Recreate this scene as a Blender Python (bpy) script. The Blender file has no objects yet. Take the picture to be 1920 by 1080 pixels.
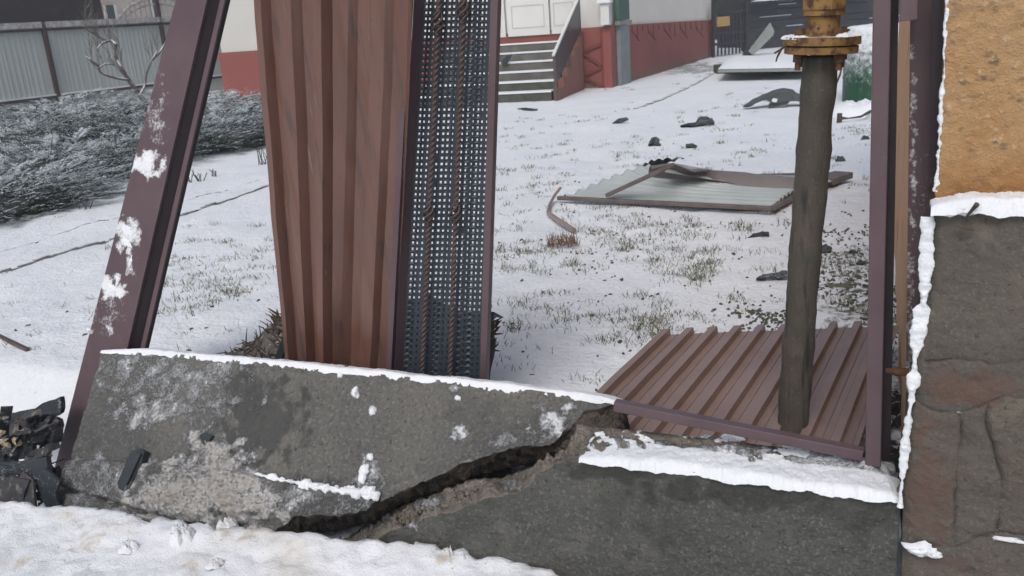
import bpy, math, random
from mathutils import Vector, noise, Matrix
random.seed(7)
R = math.radians
C = bpy.context.scene.collection
# ---------------------------------------------------------------- camera
F = 1650.0; PITCH = R(17.0); ROLL = R(4.2); EZ = 1.45
scn = bpy.context.scene
cd = bpy.data.cameras.new('camera'); cam = bpy.data.objects.new('camera', cd); C.objects.link(cam); scn.camera = cam
cd.sensor_width = 36; cd.lens = 36*F/1920; cd.clip_start = .05; cd.clip_end = 500
cam.location = (0, 0, EZ)
cam.rotation_euler = (Matrix.Rotation(R(90)-PITCH, 3, 'X') @ Matrix.Rotation(-ROLL, 3, 'Z')).to_euler()
cd.dof.use_dof = True; cd.dof.focus_distance = 2.7; cd.dof.aperture_fstop = 8.5
# ---------------------------------------------------------------- light: overcast
w = bpy.data.worlds.new('World'); scn.world = w; w.use_nodes = True
nt = w.node_tree; bg = nt.nodes['Background']
sky = nt.nodes.new('ShaderNodeTexSky'); sky.sky_type = 'NISHITA'; sky.sun_disc = False
sky.sun_elevation = R(48); sky.sun_rotation = R(200); sky.dust_density = 4; sky.air_density = 1.0; sky.ozone_density = 1
hs = nt.nodes.new('ShaderNodeHueSaturation'); hs.inputs['Saturation'].default_value = .78
nt.links.new(sky.outputs[0], hs.inputs['Color']); nt.links.new(hs.outputs[0], bg.inputs[0]); bg.inputs[1].default_value = .11
sl = bpy.data.lights.new('sun', 'SUN'); sl.energy = 1.0; sl.angle = R(22); sl.color = (1, .985, .965)
so = bpy.data.objects.new('sun', sl); C.objects.link(so)
_az = R(200); so.rotation_euler = Vector((-math.sin(_az)*math.cos(R(48)), -math.cos(_az)*math.cos(R(48)), -math.sin(R(48)))).to_track_quat('-Z', 'Y').to_euler()
scn.view_settings.view_transform = 'Standard'; scn.view_settings.look = 'None'
scn.view_settings.exposure = 0.24; scn.view_settings.gamma = 1
# ---------------------------------------------------------------- measuring helpers (photo pixel -> place on a real plane)
def ray(x, y):
    u = (x-960)/F; v = (540-y)/F
    c, s = math.cos(ROLL), math.sin(ROLL)
    u2 = u*c+v*s; v2 = -u*s+v*c
    cp, sp = math.cos(PITCH), math.sin(PITCH)
    return Vector((u2, cp+v2*sp, -sp+v2*cp))
EYE = Vector((0, 0, EZ))
U = Vector((.913, -.408, 0)).normalized(); N = Vector((-U.y, U.x, 0)); O = Vector((.161, 2.248, 0)); Z = Vector((0, 0, 1))
def W(s, t, z=0): return O+U*s+N*t+Z*z
def G(x, y, z=0.0):
    d = ray(x, y); return EYE+d*((z-EZ)/d.z)
def hit(x, y, P, n):
    d = ray(x, y); return EYE+d*((P-EYE).dot(n)/d.dot(n))
def hp(x, y, t): return hit(x, y, W(0, t), N)
def st(p): q = p-O; return q.dot(U), q.dot(N)
# camera-like depth plane: vertical plane facing the viewer at the ground point G(px,py)
def face(px, py, z=0.0):
    P = G(px, py, z); n = Vector((P.x, P.y, 0)).normalized(); return P, n
def fb(p, seed=0.0, sc=1.0, oct_=4): return noise.fractal(Vector((p[0]*sc+seed, p[1]*sc-seed*.7, p[2]*sc+seed*1.3)), 1.0, 2.0, oct_)
def rnd(a, b): return random.uniform(a, b)
def lerp(a, b, f): return a+(b-a)*f
def poly_at(pts, f):
    L = [0.0]
    for a, b in zip(pts, pts[1:]): L.append(L[-1]+(b-a).length)
    d = f*L[-1]
    for i in range(len(pts)-1):
        if d <= L[i+1] or i == len(pts)-2:
            k = (d-L[i])/max(1e-9, L[i+1]-L[i]); return pts[i].lerp(pts[i+1], max(0, min(1, k)))
# ---------------------------------------------------------------- materials
def mat(name, col, col2=None, rough=.7, sc=4, st_=(1, 1, 1), det=6, lo=.35, hi=.65, spk=None, bump=0, bsc=30, metal=0, frost=False, up=None, fcol=(.80, .83, .87), spec=.4, dirt=None, vor=None, bst=None, damp=None, wob=.3):
    m = bpy.data.materials.new(name); m.use_nodes = True; nt = m.node_tree; nd = nt.nodes; ln = nt.links
    b = nd['Principled BSDF']; b.inputs['Roughness'].default_value = rough; b.inputs['Metallic'].default_value = metal
    b.inputs['Specular IOR Level'].default_value = spec
    tc = nd.new('ShaderNodeTexCoord')
    def nz(scale, detail=5, stretch=None, dist=0, rg=.55):
        n = nd.new('ShaderNodeTexNoise'); n.inputs['Scale'].default_value = scale; n.inputs['Detail'].default_value = detail
        n.inputs['Roughness'].default_value = rg; n.inputs['Distortion'].default_value = dist
        mp = nd.new('ShaderNodeMapping'); mp.inputs['Scale'].default_value = stretch or (1, 1, 1)
        ln.new(tc.outputs['Object'], mp.inputs[0]); ln.new(mp.outputs[0], n.inputs['Vector']); return n
    def ramp(src, a, c):
        r = nd.new('ShaderNodeMapRange'); r.inputs[1].default_value = a; r.inputs[2].default_value = c; ln.new(src, r.inputs[0]); return r.outputs[0]
    def mix(f, a, c):
        x = nd.new('ShaderNodeMix'); x.data_type = 'RGBA'
        if hasattr(f, 'is_linked') or hasattr(f, 'links'): ln.new(f, x.inputs[0])
        else: x.inputs[0].default_value = f
        for i, v in ((6, a), (7, c)):
            if isinstance(v, tuple): x.inputs[i].default_value = (*v, 1)
            else: ln.new(v, x.inputs[i])
        return x.outputs[2]
    def math_(op, a, c):
        x = nd.new('ShaderNodeMath'); x.operation = op
        for i, v in enumerate((a, c)):
            if isinstance(v, (int, float)): x.inputs[i].default_value = v
            else: ln.new(v, x.inputs[i])
        return x.outputs[0]
    c = mix(ramp(nz(sc, det, st_, wob).outputs[0], lo, hi), col, col2 or col)
    if vor:   # stones: (scale, [colours], joint)
        mp = nd.new('ShaderNodeMapping'); mp.inputs['Scale'].default_value = (1, 1, 1.35)
        dn = nz(2.2, 3); ad = nd.new('ShaderNodeMix'); ad.data_type = 'VECTOR'; ad.inputs[0].default_value = .16
        ln.new(tc.outputs['Object'], ad.inputs[4]); ln.new(dn.outputs['Color'], ad.inputs[5]); ln.new(ad.outputs[1], mp.inputs[0])
        v1 = nd.new('ShaderNodeTexVoronoi'); v1.inputs['Scale'].default_value = vor[0]; ln.new(mp.outputs[0], v1.inputs['Vector'])
        cr = nd.new('ShaderNodeValToRGB'); cr.color_ramp.interpolation = 'CONSTANT'
        sp_ = nd.new('ShaderNodeSeparateColor'); ln.new(v1.outputs['Color'], sp_.inputs[0]); ln.new(sp_.outputs[0], cr.inputs[0])
        els = cr.color_ramp.elements
        while len(els) < len(vor[1]): els.new(.5)
        for i, cc in enumerate(vor[1]): els[i].position = i/len(vor[1]); els[i].color = (*cc, 1)
        c = mix(.65, c, cr.outputs[0])
        v2 = nd.new('ShaderNodeTexVoronoi'); v2.feature = 'DISTANCE_TO_EDGE'; v2.inputs['Scale'].default_value = vor[0]; ln.new(mp.outputs[0], v2.inputs['Vector'])
        joint = ramp(math_('ADD', v2.outputs['Distance'], math_('MULTIPLY', math_('SUBTRACT', nz(5, 3).outputs[0], .45), .12)), 0.0, .02)
        c = mix(joint, vor[2], c)
    if spk:   # (scale, lo, hi, colour)
        for k in (spk if isinstance(spk, list) else [spk]):
            c = mix(ramp(nz(k[0], 3, k[4] if len(k) > 4 else None).outputs[0], k[1], k[2]), c, k[3])
    if dirt:
        a = nd.new('ShaderNodeAttribute'); a.attribute_name = 'dirt'
        d = math_('ADD', a.outputs['Fac'], math_('MULTIPLY', math_('SUBTRACT', nz(14, 6).outputs[0], .5), .9))
        c = mix(ramp(d, .35, .75), c, dirt)
    if damp:
        a = nd.new('ShaderNodeAttribute'); a.attribute_name = 'damp'
        d = math_('ADD', a.outputs['Fac'], math_('MULTIPLY', math_('SUBTRACT', nz(9, 6).outputs[0], .5), .8))
        c = mix(math_('MULTIPLY', ramp(d, .25, .65), .72), c, damp)
    snowf = None
    if frost:
        a = nd.new('ShaderNodeAttribute'); a.attribute_name = 'frost'
        n1 = nz(110, 8, None, .2, .75).outputs[0]; n2 = nz(16, 5, None, .4, .6).outputs[0]
        d = math_('ADD', math_('ADD', a.outputs['Fac'], math_('MULTIPLY', math_('SUBTRACT', n1, .5), 1.6)), math_('MULTIPLY', math_('SUBTRACT', n2, .5), 1.0))
        snowf = ramp(d, .50, .88)
        n3 = nz(7, 5).outputs[0]
        fc = mix(ramp(n3, .3, .7), fcol, tuple(x*.86 for x in fcol))
        if frost == 'dirty':
            a2 = nd.new('ShaderNodeAttribute'); a2.attribute_name = 'dirt'
            fc = mix(ramp(math_('ADD', a2.outputs['Fac'], math_('MULTIPLY', math_('SUBTRACT', n2, .5), 1.2)), .2, .9), fc, (.36, .32, .27))
        c = mix(snowf, c, fc)
    if up:    # snow lying on faces that look up: (threshold lo, hi, noise amount)
        g = nd.new('ShaderNodeNewGeometry'); sx = nd.new('ShaderNodeSeparateXYZ'); ln.new(g.outputs['Normal'], sx.inputs[0])
        d = math_('ADD', sx.outputs[2], math_('MULTIPLY', math_('SUBTRACT', nz(up[3] if len(up) > 3 else 20, 6).outputs[0], .5), up[2]))
        c = mix(ramp(d, up[0], up[1]), c, fcol)
    if isinstance(c, tuple): b.inputs['Base Color'].default_value = (*c, 1)
    else: ln.new(c, b.inputs['Base Color'])
    if bump:
        bp = nd.new('ShaderNodeBump'); bp.inputs['Strength'].default_value = 1; bp.inputs['Distance'].default_value = bump
        h = math_('ADD', nz(bsc, 6, bst).outputs[0], math_('MULTIPLY', nz(bsc*4, 3, bst).outputs[0], .4))
        if vor: h = math_('ADD', h, math_('MULTIPLY', joint, .45))
        if snowf: h = math_('ADD', h, math_('MULTIPLY', snowf, 1.0))
        ln.new(h, bp.inputs['Height']); ln.new(bp.outputs[0], b.inputs['Normal'])
    return m
SN = (.80, .83, .87)
M = {}
M['snow'] = mat('snow', (.80, .83, .87), (.75, .785, .825), .75, 3, bump=.003, bsc=60, spec=.2)
M['snow_dirty'] = mat('snow_dirty', (.78, .81, .85), (.66, .66, .66), .75, 5, spk=[(9, .6, .74, (.42, .38, .32)), (60, .7, .78, (.3, .27, .23))], bump=.006, bsc=40, spec=.2)
M['brown'] = mat('brown_paint', (.092, .060, .070), (.110, .075, .085), .42, 6, bump=.0006, bsc=90, spk=(45, .70, .8, (.14, .105, .11)), spec=.5)
M['brown_dusty'] = mat('brown_dusty', (.088, .058, .068), (.11, .075, .084), .5, 6, frost=True, bump=.0008, bsc=90, spec=.4)
M['brown_dark_shade'] = mat('dark_shaded_brown', (.018, .012, .017), (.024, .016, .021), .6, 6)  # brown darkened to hold the recess shade; the corner strip shares it
M['corr'] = mat('corrugated_brown', (.168, .088, .070), (.132, .070, .056), .24, 1.5, (9, 9, .16), lo=.3, hi=.7, wob=0, spk=[(2.4, .50, .66, (.135, .064, .044), (8, 8, .14)), (3.1, .58, .72, (.085, .058, .053), (9, 9, .10)), (5, .68, .80, (.19, .145, .13), (12, 12, .08)), (45, .70, .78, (.07, .05, .042)), (16, .70, .76, (.12, .05, .03))], bump=.0006, bsc=40, spec=.6)
M['lying'] = mat('lying_brown', (.245, .168, .148), (.205, .138, .120), .27, 5, spk=[(30, .66, .8, (.20, .15, .14)), (140, .72, .8, (.3, .27, .26))], bump=.0006, bsc=80, spec=.5)
M['perf'] = mat('perforated_slate', (.030, .039, .053), (.040, .049, .064), .42, 5, bump=.0006, bsc=60)
M['iron'] = mat('wrought_iron', (.095, .066, .062), (.07, .05, .05), .5, 30, bump=.001, bsc=200)
M['slab'] = mat('slab_concrete', (.185, .181, .165), (.112, .114, .112), .92, 1.7, lo=.38, hi=.6, spk=[(90, .52, .75, (.25, .24, .22)), (70, .58, .74, (.06, .06, .058)), (4, .58, .75, (.11, .115, .11))], damp=(.058, .060, .062), frost='dirty', bump=.009, bsc=80, spec=.25)
M['wallc'] = mat('wall_concrete', (.100, .102, .098), (.128, .128, .120), .92, 3.0, lo=.4, hi=.7, spk=[(110, .54, .72, (.20, .20, .185)), (11, .58, .74, (.15, .15, .14)), (80, .60, .74, (.045, .046, .044)), (3.5, .52, .70, (.062, .07, .056))], damp=(.045, .047, .044), frost=True, bump=.008, bsc=90, spec=.25)
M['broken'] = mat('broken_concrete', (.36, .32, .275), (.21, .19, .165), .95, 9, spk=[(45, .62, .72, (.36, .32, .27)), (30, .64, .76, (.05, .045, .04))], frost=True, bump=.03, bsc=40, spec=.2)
M['brokend'] = mat('broken_concrete_dark', (.105, .088, .075), (.06, .053, .048), .95, 9, spk=(40, .6, .7, (.13, .105, .085)), bump=.03, bsc=35, spec=.2)  # darker brown variant for back and under faces
M['soil'] = mat('dark_soil', (.03, .027, .025), (.055, .048, .042), .95, 12, bump=.015, bsc=30, up=(.8, 1.3, .9, 25))
M['stone'] = mat('plinth_stone', (.122, .108, .092), (.094, .084, .073), .9, 4, spk=[(7, .60, .74, (.17, .15, .12)), (120, .55, .76, (.16, .148, .125)), (90, .6, .74, (.05, .047, .042)), (3, .55, .72, (.095, .086, .074))], dirt=(.118, .080, .066), damp=(.030, .027, .025), frost=True, bump=.005, bsc=50, spec=.25)
M['orange'] = mat('orange_stucco', (.47, .31, .17), (.41, .235, .105), .9, 3.0, lo=.35, hi=.65, spk=[(26, .58, .70, (.22, .15, .09), (1, 1, 1.8)), (8, .60, .76, (.15, .11, .075)), (60, .6, .72, (.55, .40, .26))], dirt=(.34, .17, .068), bump=.009, bsc=60, spec=.2)
M['orange2'] = mat('orange_side_wall', (.60, .36, .20), (.55, .30, .17), .9, 3, spk=(3, .6, .75, (.25, .16, .12)), bump=.003, bsc=60)
M['pipewrap'] = mat('bitumen_wrap', (.088, .073, .060), (.055, .052, .041), .62, 3, (1, 1, .6), spk=[(110, .60, .76, (.15, .14, .12)), (10, .54, .72, (.115, .088, .068), (1.5, 1.5, .25)), (12, .58, .68, (.020, .020, .018), (2, 2, .2)), (5, .56, .7, (.05, .056, .036))], bump=.004, bsc=30, bst=(1.6, 1.6, .3))
M['yellow'] = mat('yellow_paint_rusty', (.28, .165, .050), (.19, .105, .036), .6, 14, spk=[(26, .50, .60, (.09, .045, .022)), (70, .62, .7, (.05, .03, .02))], bump=.002, bsc=60, up=(.93, 1.05, .35, 40))
M['rust'] = mat('rusty_bolt', (.16, .085, .035), (.07, .04, .025), .8, 30, bump=.002, bsc=80)
M['plastic'] = mat('dark_plastic', (.030, .038, .046), (.022, .027, .033), .42, 12, bump=.001, bsc=60, frost=True)
M['plastic_wet'] = mat('dark_torn_plastic', (.055, .054, .055), (.028, .033, .042), .5, 14, spk=[(30, .58, .7, (.17, .155, .14)), (16, .62, .7, (.5, .5, .52)), (11, .6, .7, (.09, .055, .045))], bump=.004, bsc=40)
M['galv'] = mat('pale_sheet', (.40, .445, .45), (.34, .385, .40), .4, 3, spk=(40, .68, .8, (.5, .52, .52)), bump=.001, bsc=40)
M['fence'] = mat('fence_sheet', (.47, .52, .51), (.43, .48, .47), .5, 1.5, (1, 1, .3))
M['fence_post'] = mat('fence_post', (.065, .042, .042), None, .6)
M['fence_snowy'] = mat('snow_dusted_rail', (.30, .28, .28), (.55, .56, .58), .8, 10)
M['conc'] = mat('pale_concrete', (.30, .29, .26), (.22, .21, .19), .9, 3, bump=.004, bsc=20, up=(.85, 1.0, .2))
M['white_wall'] = mat('white_render', (.66, .66, .64), (.60, .60, .575), .9, .8, spk=(4, .7, .8, (.5, .48, .44)))
M['red'] = mat('red_plinth', (.28, .088, .078), (.235, .076, .066), .85, 1.2, spk=[(3, .62, .75, (.22, .06, .05)), (12, .66, .8, (.4, .14, .11))], dirt=(.20, .115, .085))
M['redline'] = mat('dark_red_paint', (.19, .045, .042), None, .85)
M['door'] = mat('white_door', (.70, .71, .69), (.66, .67, .65), .5, 2)
M['groove'] = mat('door_moulding', (.52, .53, .52), None, .6)
M['glass'] = mat('window_glass', (.06, .085, .09), None, .15)
M['step'] = mat('step_stone', (.15, .145, .13), (.09, .09, .08), .9, 4, bump=.005)
M['stepdark'] = mat('mossy_riser', (.045, .055, .042), (.09, .09, .075), .9, 5)
M['railpanel'] = mat('rail_panel', (.030, .035, .042), None, .35)
M['black'] = mat('black_metal', (.02, .021, .024), (.03, .03, .033), .5, 8)
M['greenpipe'] = mat('green_board', (.055, .12, .095), (.045, .10, .08), .6, 5)
M['greypipe'] = mat('grey_green_board', (.22, .255, .26), (.17, .20, .205), .6, 5)
M['boards'] = mat('dark_boards', (.038, .042, .05), (.055, .06, .068), .7, 3, (1, 1, 3), up=(.75, .95, .4, 5))
M['greyboard'] = mat('grey_board', (.27, .29, .285), (.22, .24, .235), .6, 6)
M['green'] = mat('green_barrel', (.014, .075, .036), (.010, .055, .028), .45, 6, frost=True, bump=.001)
M['roof'] = mat('dark_roof_sheet', (.060, .048, .050), (.07, .056, .058), .6, 2)
M['cream'] = mat('cream_wall', (.58, .50, .43), (.52, .45, .39), .9, 2)
M['jun'] = mat('juniper_needles', (.042, .064, .047), (.080, .105, .078), .8, 9, up=(.58, 1.02, 1.3, 7), fcol=(.56, .61, .65))
M['jund'] = mat('juniper_inner', (.040, .050, .042), (.07, .078, .068), .9, 20, bump=.03, bsc=20)
M['bark'] = mat('bark', (.10, .082, .072), (.16, .14, .125), .9, 12, up=(.45, .8, .4, 20))
M['twig'] = mat('twig', (.085, .060, .045), (.05, .038, .03), .9, 20)
M['straw'] = mat('dry_stems', (.20, .125, .085), (.13, .08, .055), .9, 40)
M['grass'] = mat('winter_grass', (.085, .10, .05), (.19, .18, .115), .8, 9, lo=.4, hi=.6)
M['lawn'] = mat('snowy_lawn', (.79, .82, .86), (.73, .765, .81), .75, 1.3, spk=[(7, .66, .8, (.66, .69, .73))], dirt=None, bump=.018, bsc=11, spec=.2)
M['bits'] = mat('pale_rubble', (.45, .36, .25), (.34, .28, .2), .9, 20, bump=.004)
# lawn gets bare speckles where its 'bare' attribute is high
def bare_layer(m):
    nt = m.node_tree; nd = nt.nodes; ln = nt.links; b = nd['Principled BSDF']
    src = b.inputs['Base Color'].links[0].from_socket
    at = nd.new('ShaderNodeAttribute'); at.attribute_name = 'bare'; tc = nd.new('ShaderNodeTexCoord')
    def nz(s, d, dist=.5):
        n = nd.new('ShaderNodeTexNoise'); n.inputs['Scale'].default_value = s; n.inputs['Detail'].default_value = d; n.inputs['Roughness'].default_value = .68; n.inputs['Distortion'].default_value = dist
        ln.new(tc.outputs['Object'], n.inputs['Vector']); return n.outputs[0]
    def mth(op, a, c):
        x = nd.new('ShaderNodeMath'); x.operation = op
        for i, v in enumerate((a, c)):
            if isinstance(v, (int, float)): x.inputs[i].default_value = v
            else: ln.new(v, x.inputs[i])
        return x.outputs[0]
    d = mth('ADD', at.outputs['Fac'], mth('ADD', mth('MULTIPLY', mth('SUBTRACT', nz(17, 8), .5), 2.3), mth('MULTIPLY', mth('SUBTRACT', nz(3.2, 4), .5), 1.1)))
    r = nd.new('ShaderNodeMapRange'); r.inputs[1].default_value = .82; r.inputs[2].default_value = 1.1; ln.new(d, r.inputs[0])
    gm = nd.new('ShaderNodeMix'); gm.data_type = 'RGBA'; gm.inputs[6].default_value = (.075, .072, .062, 1); gm.inputs[7].default_value = (.18, .185, .135, 1)
    ln.new(nz(30, 3), gm.inputs[0])
    mx = nd.new('ShaderNodeMix'); mx.data_type = 'RGBA'; ln.new(r.outputs[0], mx.inputs[0]); ln.new(src, mx.inputs[6]); ln.new(gm.outputs[2], mx.inputs[7])
    ln.new(mx.outputs[2], b.inputs['Base Color'])
bare_layer(M['lawn'])
# ---------------------------------------------------------------- object helpers
def tag(o, label=None, cat=None, group=None, kind=None):
    if label: o['label'] = label
    if cat: o['category'] = cat
    if group: o['group'] = group
    if kind: o['kind'] = kind
    return o
def thing(name, label, cat, loc=(0, 0, 0), group=None):
    o = bpy.data.objects.new(name, None); C.objects.link(o); o.location = loc; o.empty_display_size = .1
    return tag(o, label, cat, group)
class MB:
    def __init__(s): s.v = []; s.f = []; s.mi = []; s.at = {}
    def add(s, vs, fs, mi=0):
        b = len(s.v); s.v += [Vector(x) for x in vs]; s.f += [tuple(b+i for i in f) for f in fs]; s.mi += [mi]*len(fs); return b
    def box(s, c, ax, ay, az):   # centre and three half-axis vectors
        vs = [c+ax*i+ay*j+az*k for i in (-1, 1) for j in (-1, 1) for k in (-1, 1)]
        s.add(vs, [(0, 1, 3, 2), (4, 6, 7, 5), (0, 4, 5, 1), (2, 3, 7, 6), (0, 2, 6, 4), (1, 5, 7, 3)])
    def bar(s, a, b, w_, h, side=None):   # a beam: w_ across 'side', h across the third axis
        d = (b-a).normalized(); sd = side if side is not None else (Z.cross(d) if abs(d.z) < .95 else U.copy())
        sd = (sd-d*sd.dot(d)).normalized(); th = d.cross(sd).normalized()
        s.box((a+b)/2, (b-a)/2, sd*w_/2, th*h/2)
    def tube(s, pts, r, seg=8, cap=True, mi=0, jit=0):
        rs = r if isinstance(r, (list, tuple)) else [r]*len(pts)
        pd = (pts[1]-pts[0]).normalized(); a = pd.orthogonal().normalized(); rings = []
        for i, p in enumerate(pts):
            d = (pts[min(i+1, len(pts)-1)]-pts[max(i-1, 0)]).normalized()
            a = (a-d*a.dot(d)).normalized(); b = d.cross(a)
            ring = []
            for k in range(seg):
                q = 2*math.pi*k/seg; dr = a*math.cos(q)+b*math.sin(q); v = p+dr*rs[i]
                if jit: v += dr*fb(v, 3, 14)*jit
                ring.append(v)
            rings.append(ring)
        b0 = len(s.v); s.v += [v for r_ in rings for v in r_]
        for i in range(len(pts)-1):
            for k in range(seg):
                k2 = (k+1) % seg; s.f.append((b0+i*seg+k, b0+i*seg+k2, b0+(i+1)*seg+k2, b0+(i+1)*seg+k)); s.mi.append(mi)
        if cap:
            s.f.append(tuple(b0+k for k in reversed(range(seg)))); s.mi.append(mi)
            s.f.append(tuple(b0+(len(pts)-1)*seg+k for k in range(seg))); s.mi.append(mi)
    def grid(s, fn, nu, nv, mi=0, closeu=False):
        b0 = len(s.v)
        for i in range(nu+1):
            for j in range(nv+1): s.v.append(Vector(fn(i/nu, j/nv)))
        for i in range(nu):
            for j in range(nv):
                s.f.append((b0+i*(nv+1)+j, b0+(i+1)*(nv+1)+j, b0+(i+1)*(nv+1)+j+1, b0+i*(nv+1)+j+1)); s.mi.append(mi)
        return b0
    def build(s, name, m, parent=None, smooth=False, attrs=None, bevel=0):
        me = bpy.data.meshes.new(name)
        loc = parent.matrix_world.translation if False else None
        org = Vector((0, 0, 0))
        if parent is not None:
            org = Vector(parent.get('_org', (0, 0, 0))) if parent.get('_org') is not None else parent.location.copy()
            q = parent.parent
            while q is not None: org += q.location; q = q.parent
        me.from_pydata([tuple(v-org) for v in s.v], [], s.f)
        for mm in (m if isinstance(m, list) else [m]): me.materials.append(mm)
        if isinstance(m, list): me.polygons.foreach_set('material_index', s.mi)
        if smooth: me.polygons.foreach_set('use_smooth', [True]*len(s.f))
        for k, fn in (attrs or {}).items():
            a = me.attributes.new(k, 'FLOAT', 'POINT'); a.data.foreach_set('value', [fn(v) for v in s.v] if callable(fn) else fn)
        me.update(); me.validate()
        o = bpy.data.objects.new(name, me); C.objects.link(o)
        if parent is not None: o.parent = parent
        if bevel:
            bm = o.modifiers.new('bevel', 'BEVEL'); bm.width = bevel; bm.segments = 2; bm.limit_method = 'ANGLE'
        return o
def build_each(mb, name, m, parent, kind=None, **k):   # every separate piece becomes a part of its own
    par = list(range(len(mb.v)))
    def find(i):
        while par[i] != i: par[i] = par[par[i]]; i = par[i]
        return i
    for f in mb.f:
        a = find(f[0])
        for q in f[1:]: par[find(q)] = a
    isl = {}
    for f in mb.f: isl.setdefault(find(f[0]), []).append(f)
    for fs in isl.values():
        n_ = MB(); ids = sorted({i for f in fs for i in f}); mp = {i: j for j, i in enumerate(ids)}
        n_.v = [mb.v[i] for i in ids]; n_.f = [tuple(mp[i] for i in f) for f in fs]; n_.mi = [0]*len(fs); n_.build(name, m, parent, **k)
def single(mb, name, m, label, cat, group=None, **k):
    return tag(mb.build(name, m, None, **k), label, cat, group)
def proj(p):
    q = p-EYE; cp, sp = math.cos(PITCH), math.sin(PITCH)
    f = q.y*cp-q.z*sp; v2 = q.y*sp+q.z*cp; u2 = q.x
    c, s = math.cos(ROLL), math.sin(ROLL); u = u2*c-v2*s; v = u2*s+v2*c
    return 960+F*u/f, 540-F*v/f
def blobs(regs):   # soft regions measured on the photo, baked once into a surface attribute: (x, y, rx, ry, strength)
    def fn(v):
        x, y = proj(v); a = 0; wx = fb(v, 3, 20); wy = fb(v, 8, 20)
        for cx, cy, rx, ry, k in regs:
            d = ((x-cx)/rx+wx*.8)**2+((y-cy)/ry+wy*.8)**2
            if d < 4: a = max(a, k*math.exp(-d*d*.6))
        return a
    return fn
def lump(mb, c, n, up, ru, rv, h, seed=0, nr=7, ns=22, irr=.35):   # irregular clump lying on a plane: centre, normal, up axis
    a = up.cross(n).normalized(); b = n.cross(a)
    b0 = len(mb.v)
    mb.v.append(c+n*h*(1+.3*fb((seed, 1, 2), 0, 1)))
    for i in range(1, nr+1):
        r = i/nr
        for k in range(ns):
            q = 2*math.pi*k/ns
            e = 1+irr*1.6*fb((math.cos(q)*1.6+seed, math.sin(q)*1.6, seed*3.1), 0, 1)
            hh = h*math.sqrt(max(0, 1-r*r))*(1+.6*fb((math.cos(q)*r*3+seed, math.sin(q)*r*3, 5), 0, 1))-(.002 if i == nr else 0)
            mb.v.append(c+a*math.cos(q)*ru*r*e+b*math.sin(q)*rv*r*e+n*hh)
    for k in range(ns):
        mb.f.append((b0, b0+1+k, b0+1+(k+1) % ns)); mb.mi.append(0)
        for i in range(nr-1):
            o = b0+1+i*ns; mb.f.append((o+k, o+ns+k, o+ns+(k+1) % ns, o+(k+1) % ns)); mb.mi.append(0)
def solid_poly(mb, pts, off, sub=0, nz_=0, seed=0):   # outline points -> plate with thickness vector 'off', crumpled a little
    c = sum(pts, Vector())/len(pts); k = len(pts)
    rings = [[c.lerp(p, f) for p in pts] for f in (1, .66, .33)]
    def dz(p): return off.normalized()*(fb(p, seed, 9)*nz_)
    top = [p+dz(p) for r_ in rings for p in r_]+[c+dz(c)]
    vs = top+[p+off for p in top]; n_ = len(top); fs = []
    for lvl in range(2):
        for i in range(k):
            j = (i+1) % k; a, b, c2, d = lvl*k+i, lvl*k+j, (lvl+1)*k+j, (lvl+1)*k+i
            fs += [(a, b, c2, d), (n_+d, n_+c2, n_+b, n_+a)]
    for i in range(k):
        j = (i+1) % k; fs += [(2*k+i, 2*k+j, 3*k), (n_+2*k+j, n_+2*k+i, n_+3*k), (i, n_+i, n_+j, j)]
    mb.add(vs, fs)
def extrude_poly(mb, pts, off, mid=0):
    k = len(pts); mb.add(pts+[p+off for p in pts], [tuple(range(k)), tuple(k+i for i in reversed(range(k)))]+[(i, k+i, k+(i+1) % k, (i+1) % k) for i in range(k)])
def densify(pts, n=4, jit=.0):
    out = []
    for a, b in zip(pts, pts[1:]+pts[:1]):
        for i in range(n):
            p = a.lerp(b, i/n); out.append(p+Vector((rnd(-1, 1), rnd(-1, 1), rnd(-1, 1)))*jit)
    return out
# ================================================================ SETTING: ground
bare_regs = [(1270, 470, 330, 120, .46), (1180, 255, 230, 55, .40), (1590, 560, 80, 110, .95), (1500, 500, 110, 150, .55), (1000, 300, 80, 70, .40), (1230, 600, 120, 30, .42), (1010, 470, 90, 60, .35),
             (400, 500, 140, 55, .30), (330, 590, 120, 40, .2), (1420, 190, 70, 20, .4), (1600, 300, 60, 80, .55), (1330, 300, 120, 70, .42), (1690, 720, 40, 180, 1.0), (1400, 590, 80, 40, .5), (30, 740, 90, 25, .4), (1285, 128, 100, 16, 1.0), (1180, 165, 120, 10, .55), (1200,148,60,8,.7)]
bare_px = blobs(bare_regs)
def gz(x, y):
    p = (x, y, 0); s, t = st(Vector(p))
    z = .030*fb(p, 3, .6)+.012*fb(p, 9, 3)+.006*fb(p, 5, 9)-(.016*max(0, fb(p, 6, 5.5)) if t < 14 else 0)
    if t < .6: z -= .30*max(0, (.6-t)/.45)**1.5*(2.6 if s < -1.75 else 1 if s < 0 or s > .9 else .35)
    if t > 12: z *= .5
    return z
def ground():
    mb = MB(); ts = [.1]; 
    while ts[-1] < 90: ts.append(ts[-1]+max(.03, min(4.0, .012*(ts[-1]+2.1))))
    rows = []
    for t in ts:
        half = (t+2.4)*1.0+1.5; n_ = 260; row = []
        for i in range(n_+1):
            s = .3+(i/n_*2-1)*half; p = W(s, t); row.append(Vector((p.x, p.y, gz(p.x, p.y))))
        rows.append(row)
    n_ = len(rows[0]); mb.v = [v for r_ in rows for v in r_]
    mb.f = [(a*n_+i, a*n_+i+1, (a+1)*n_+i+1, (a+1)*n_+i) for a in range(len(rows)-1) for i in range(n_-1)]; mb.mi = [0]*len(mb.f)
    def bare(v):
        if (v-EYE).length > 60 or v.y < .3: return 0
        return bare_px(v)
    return tag(mb.build('yard_ground', M['lawn'], smooth=True, attrs={'bare': bare}), kind='structure')
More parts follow.
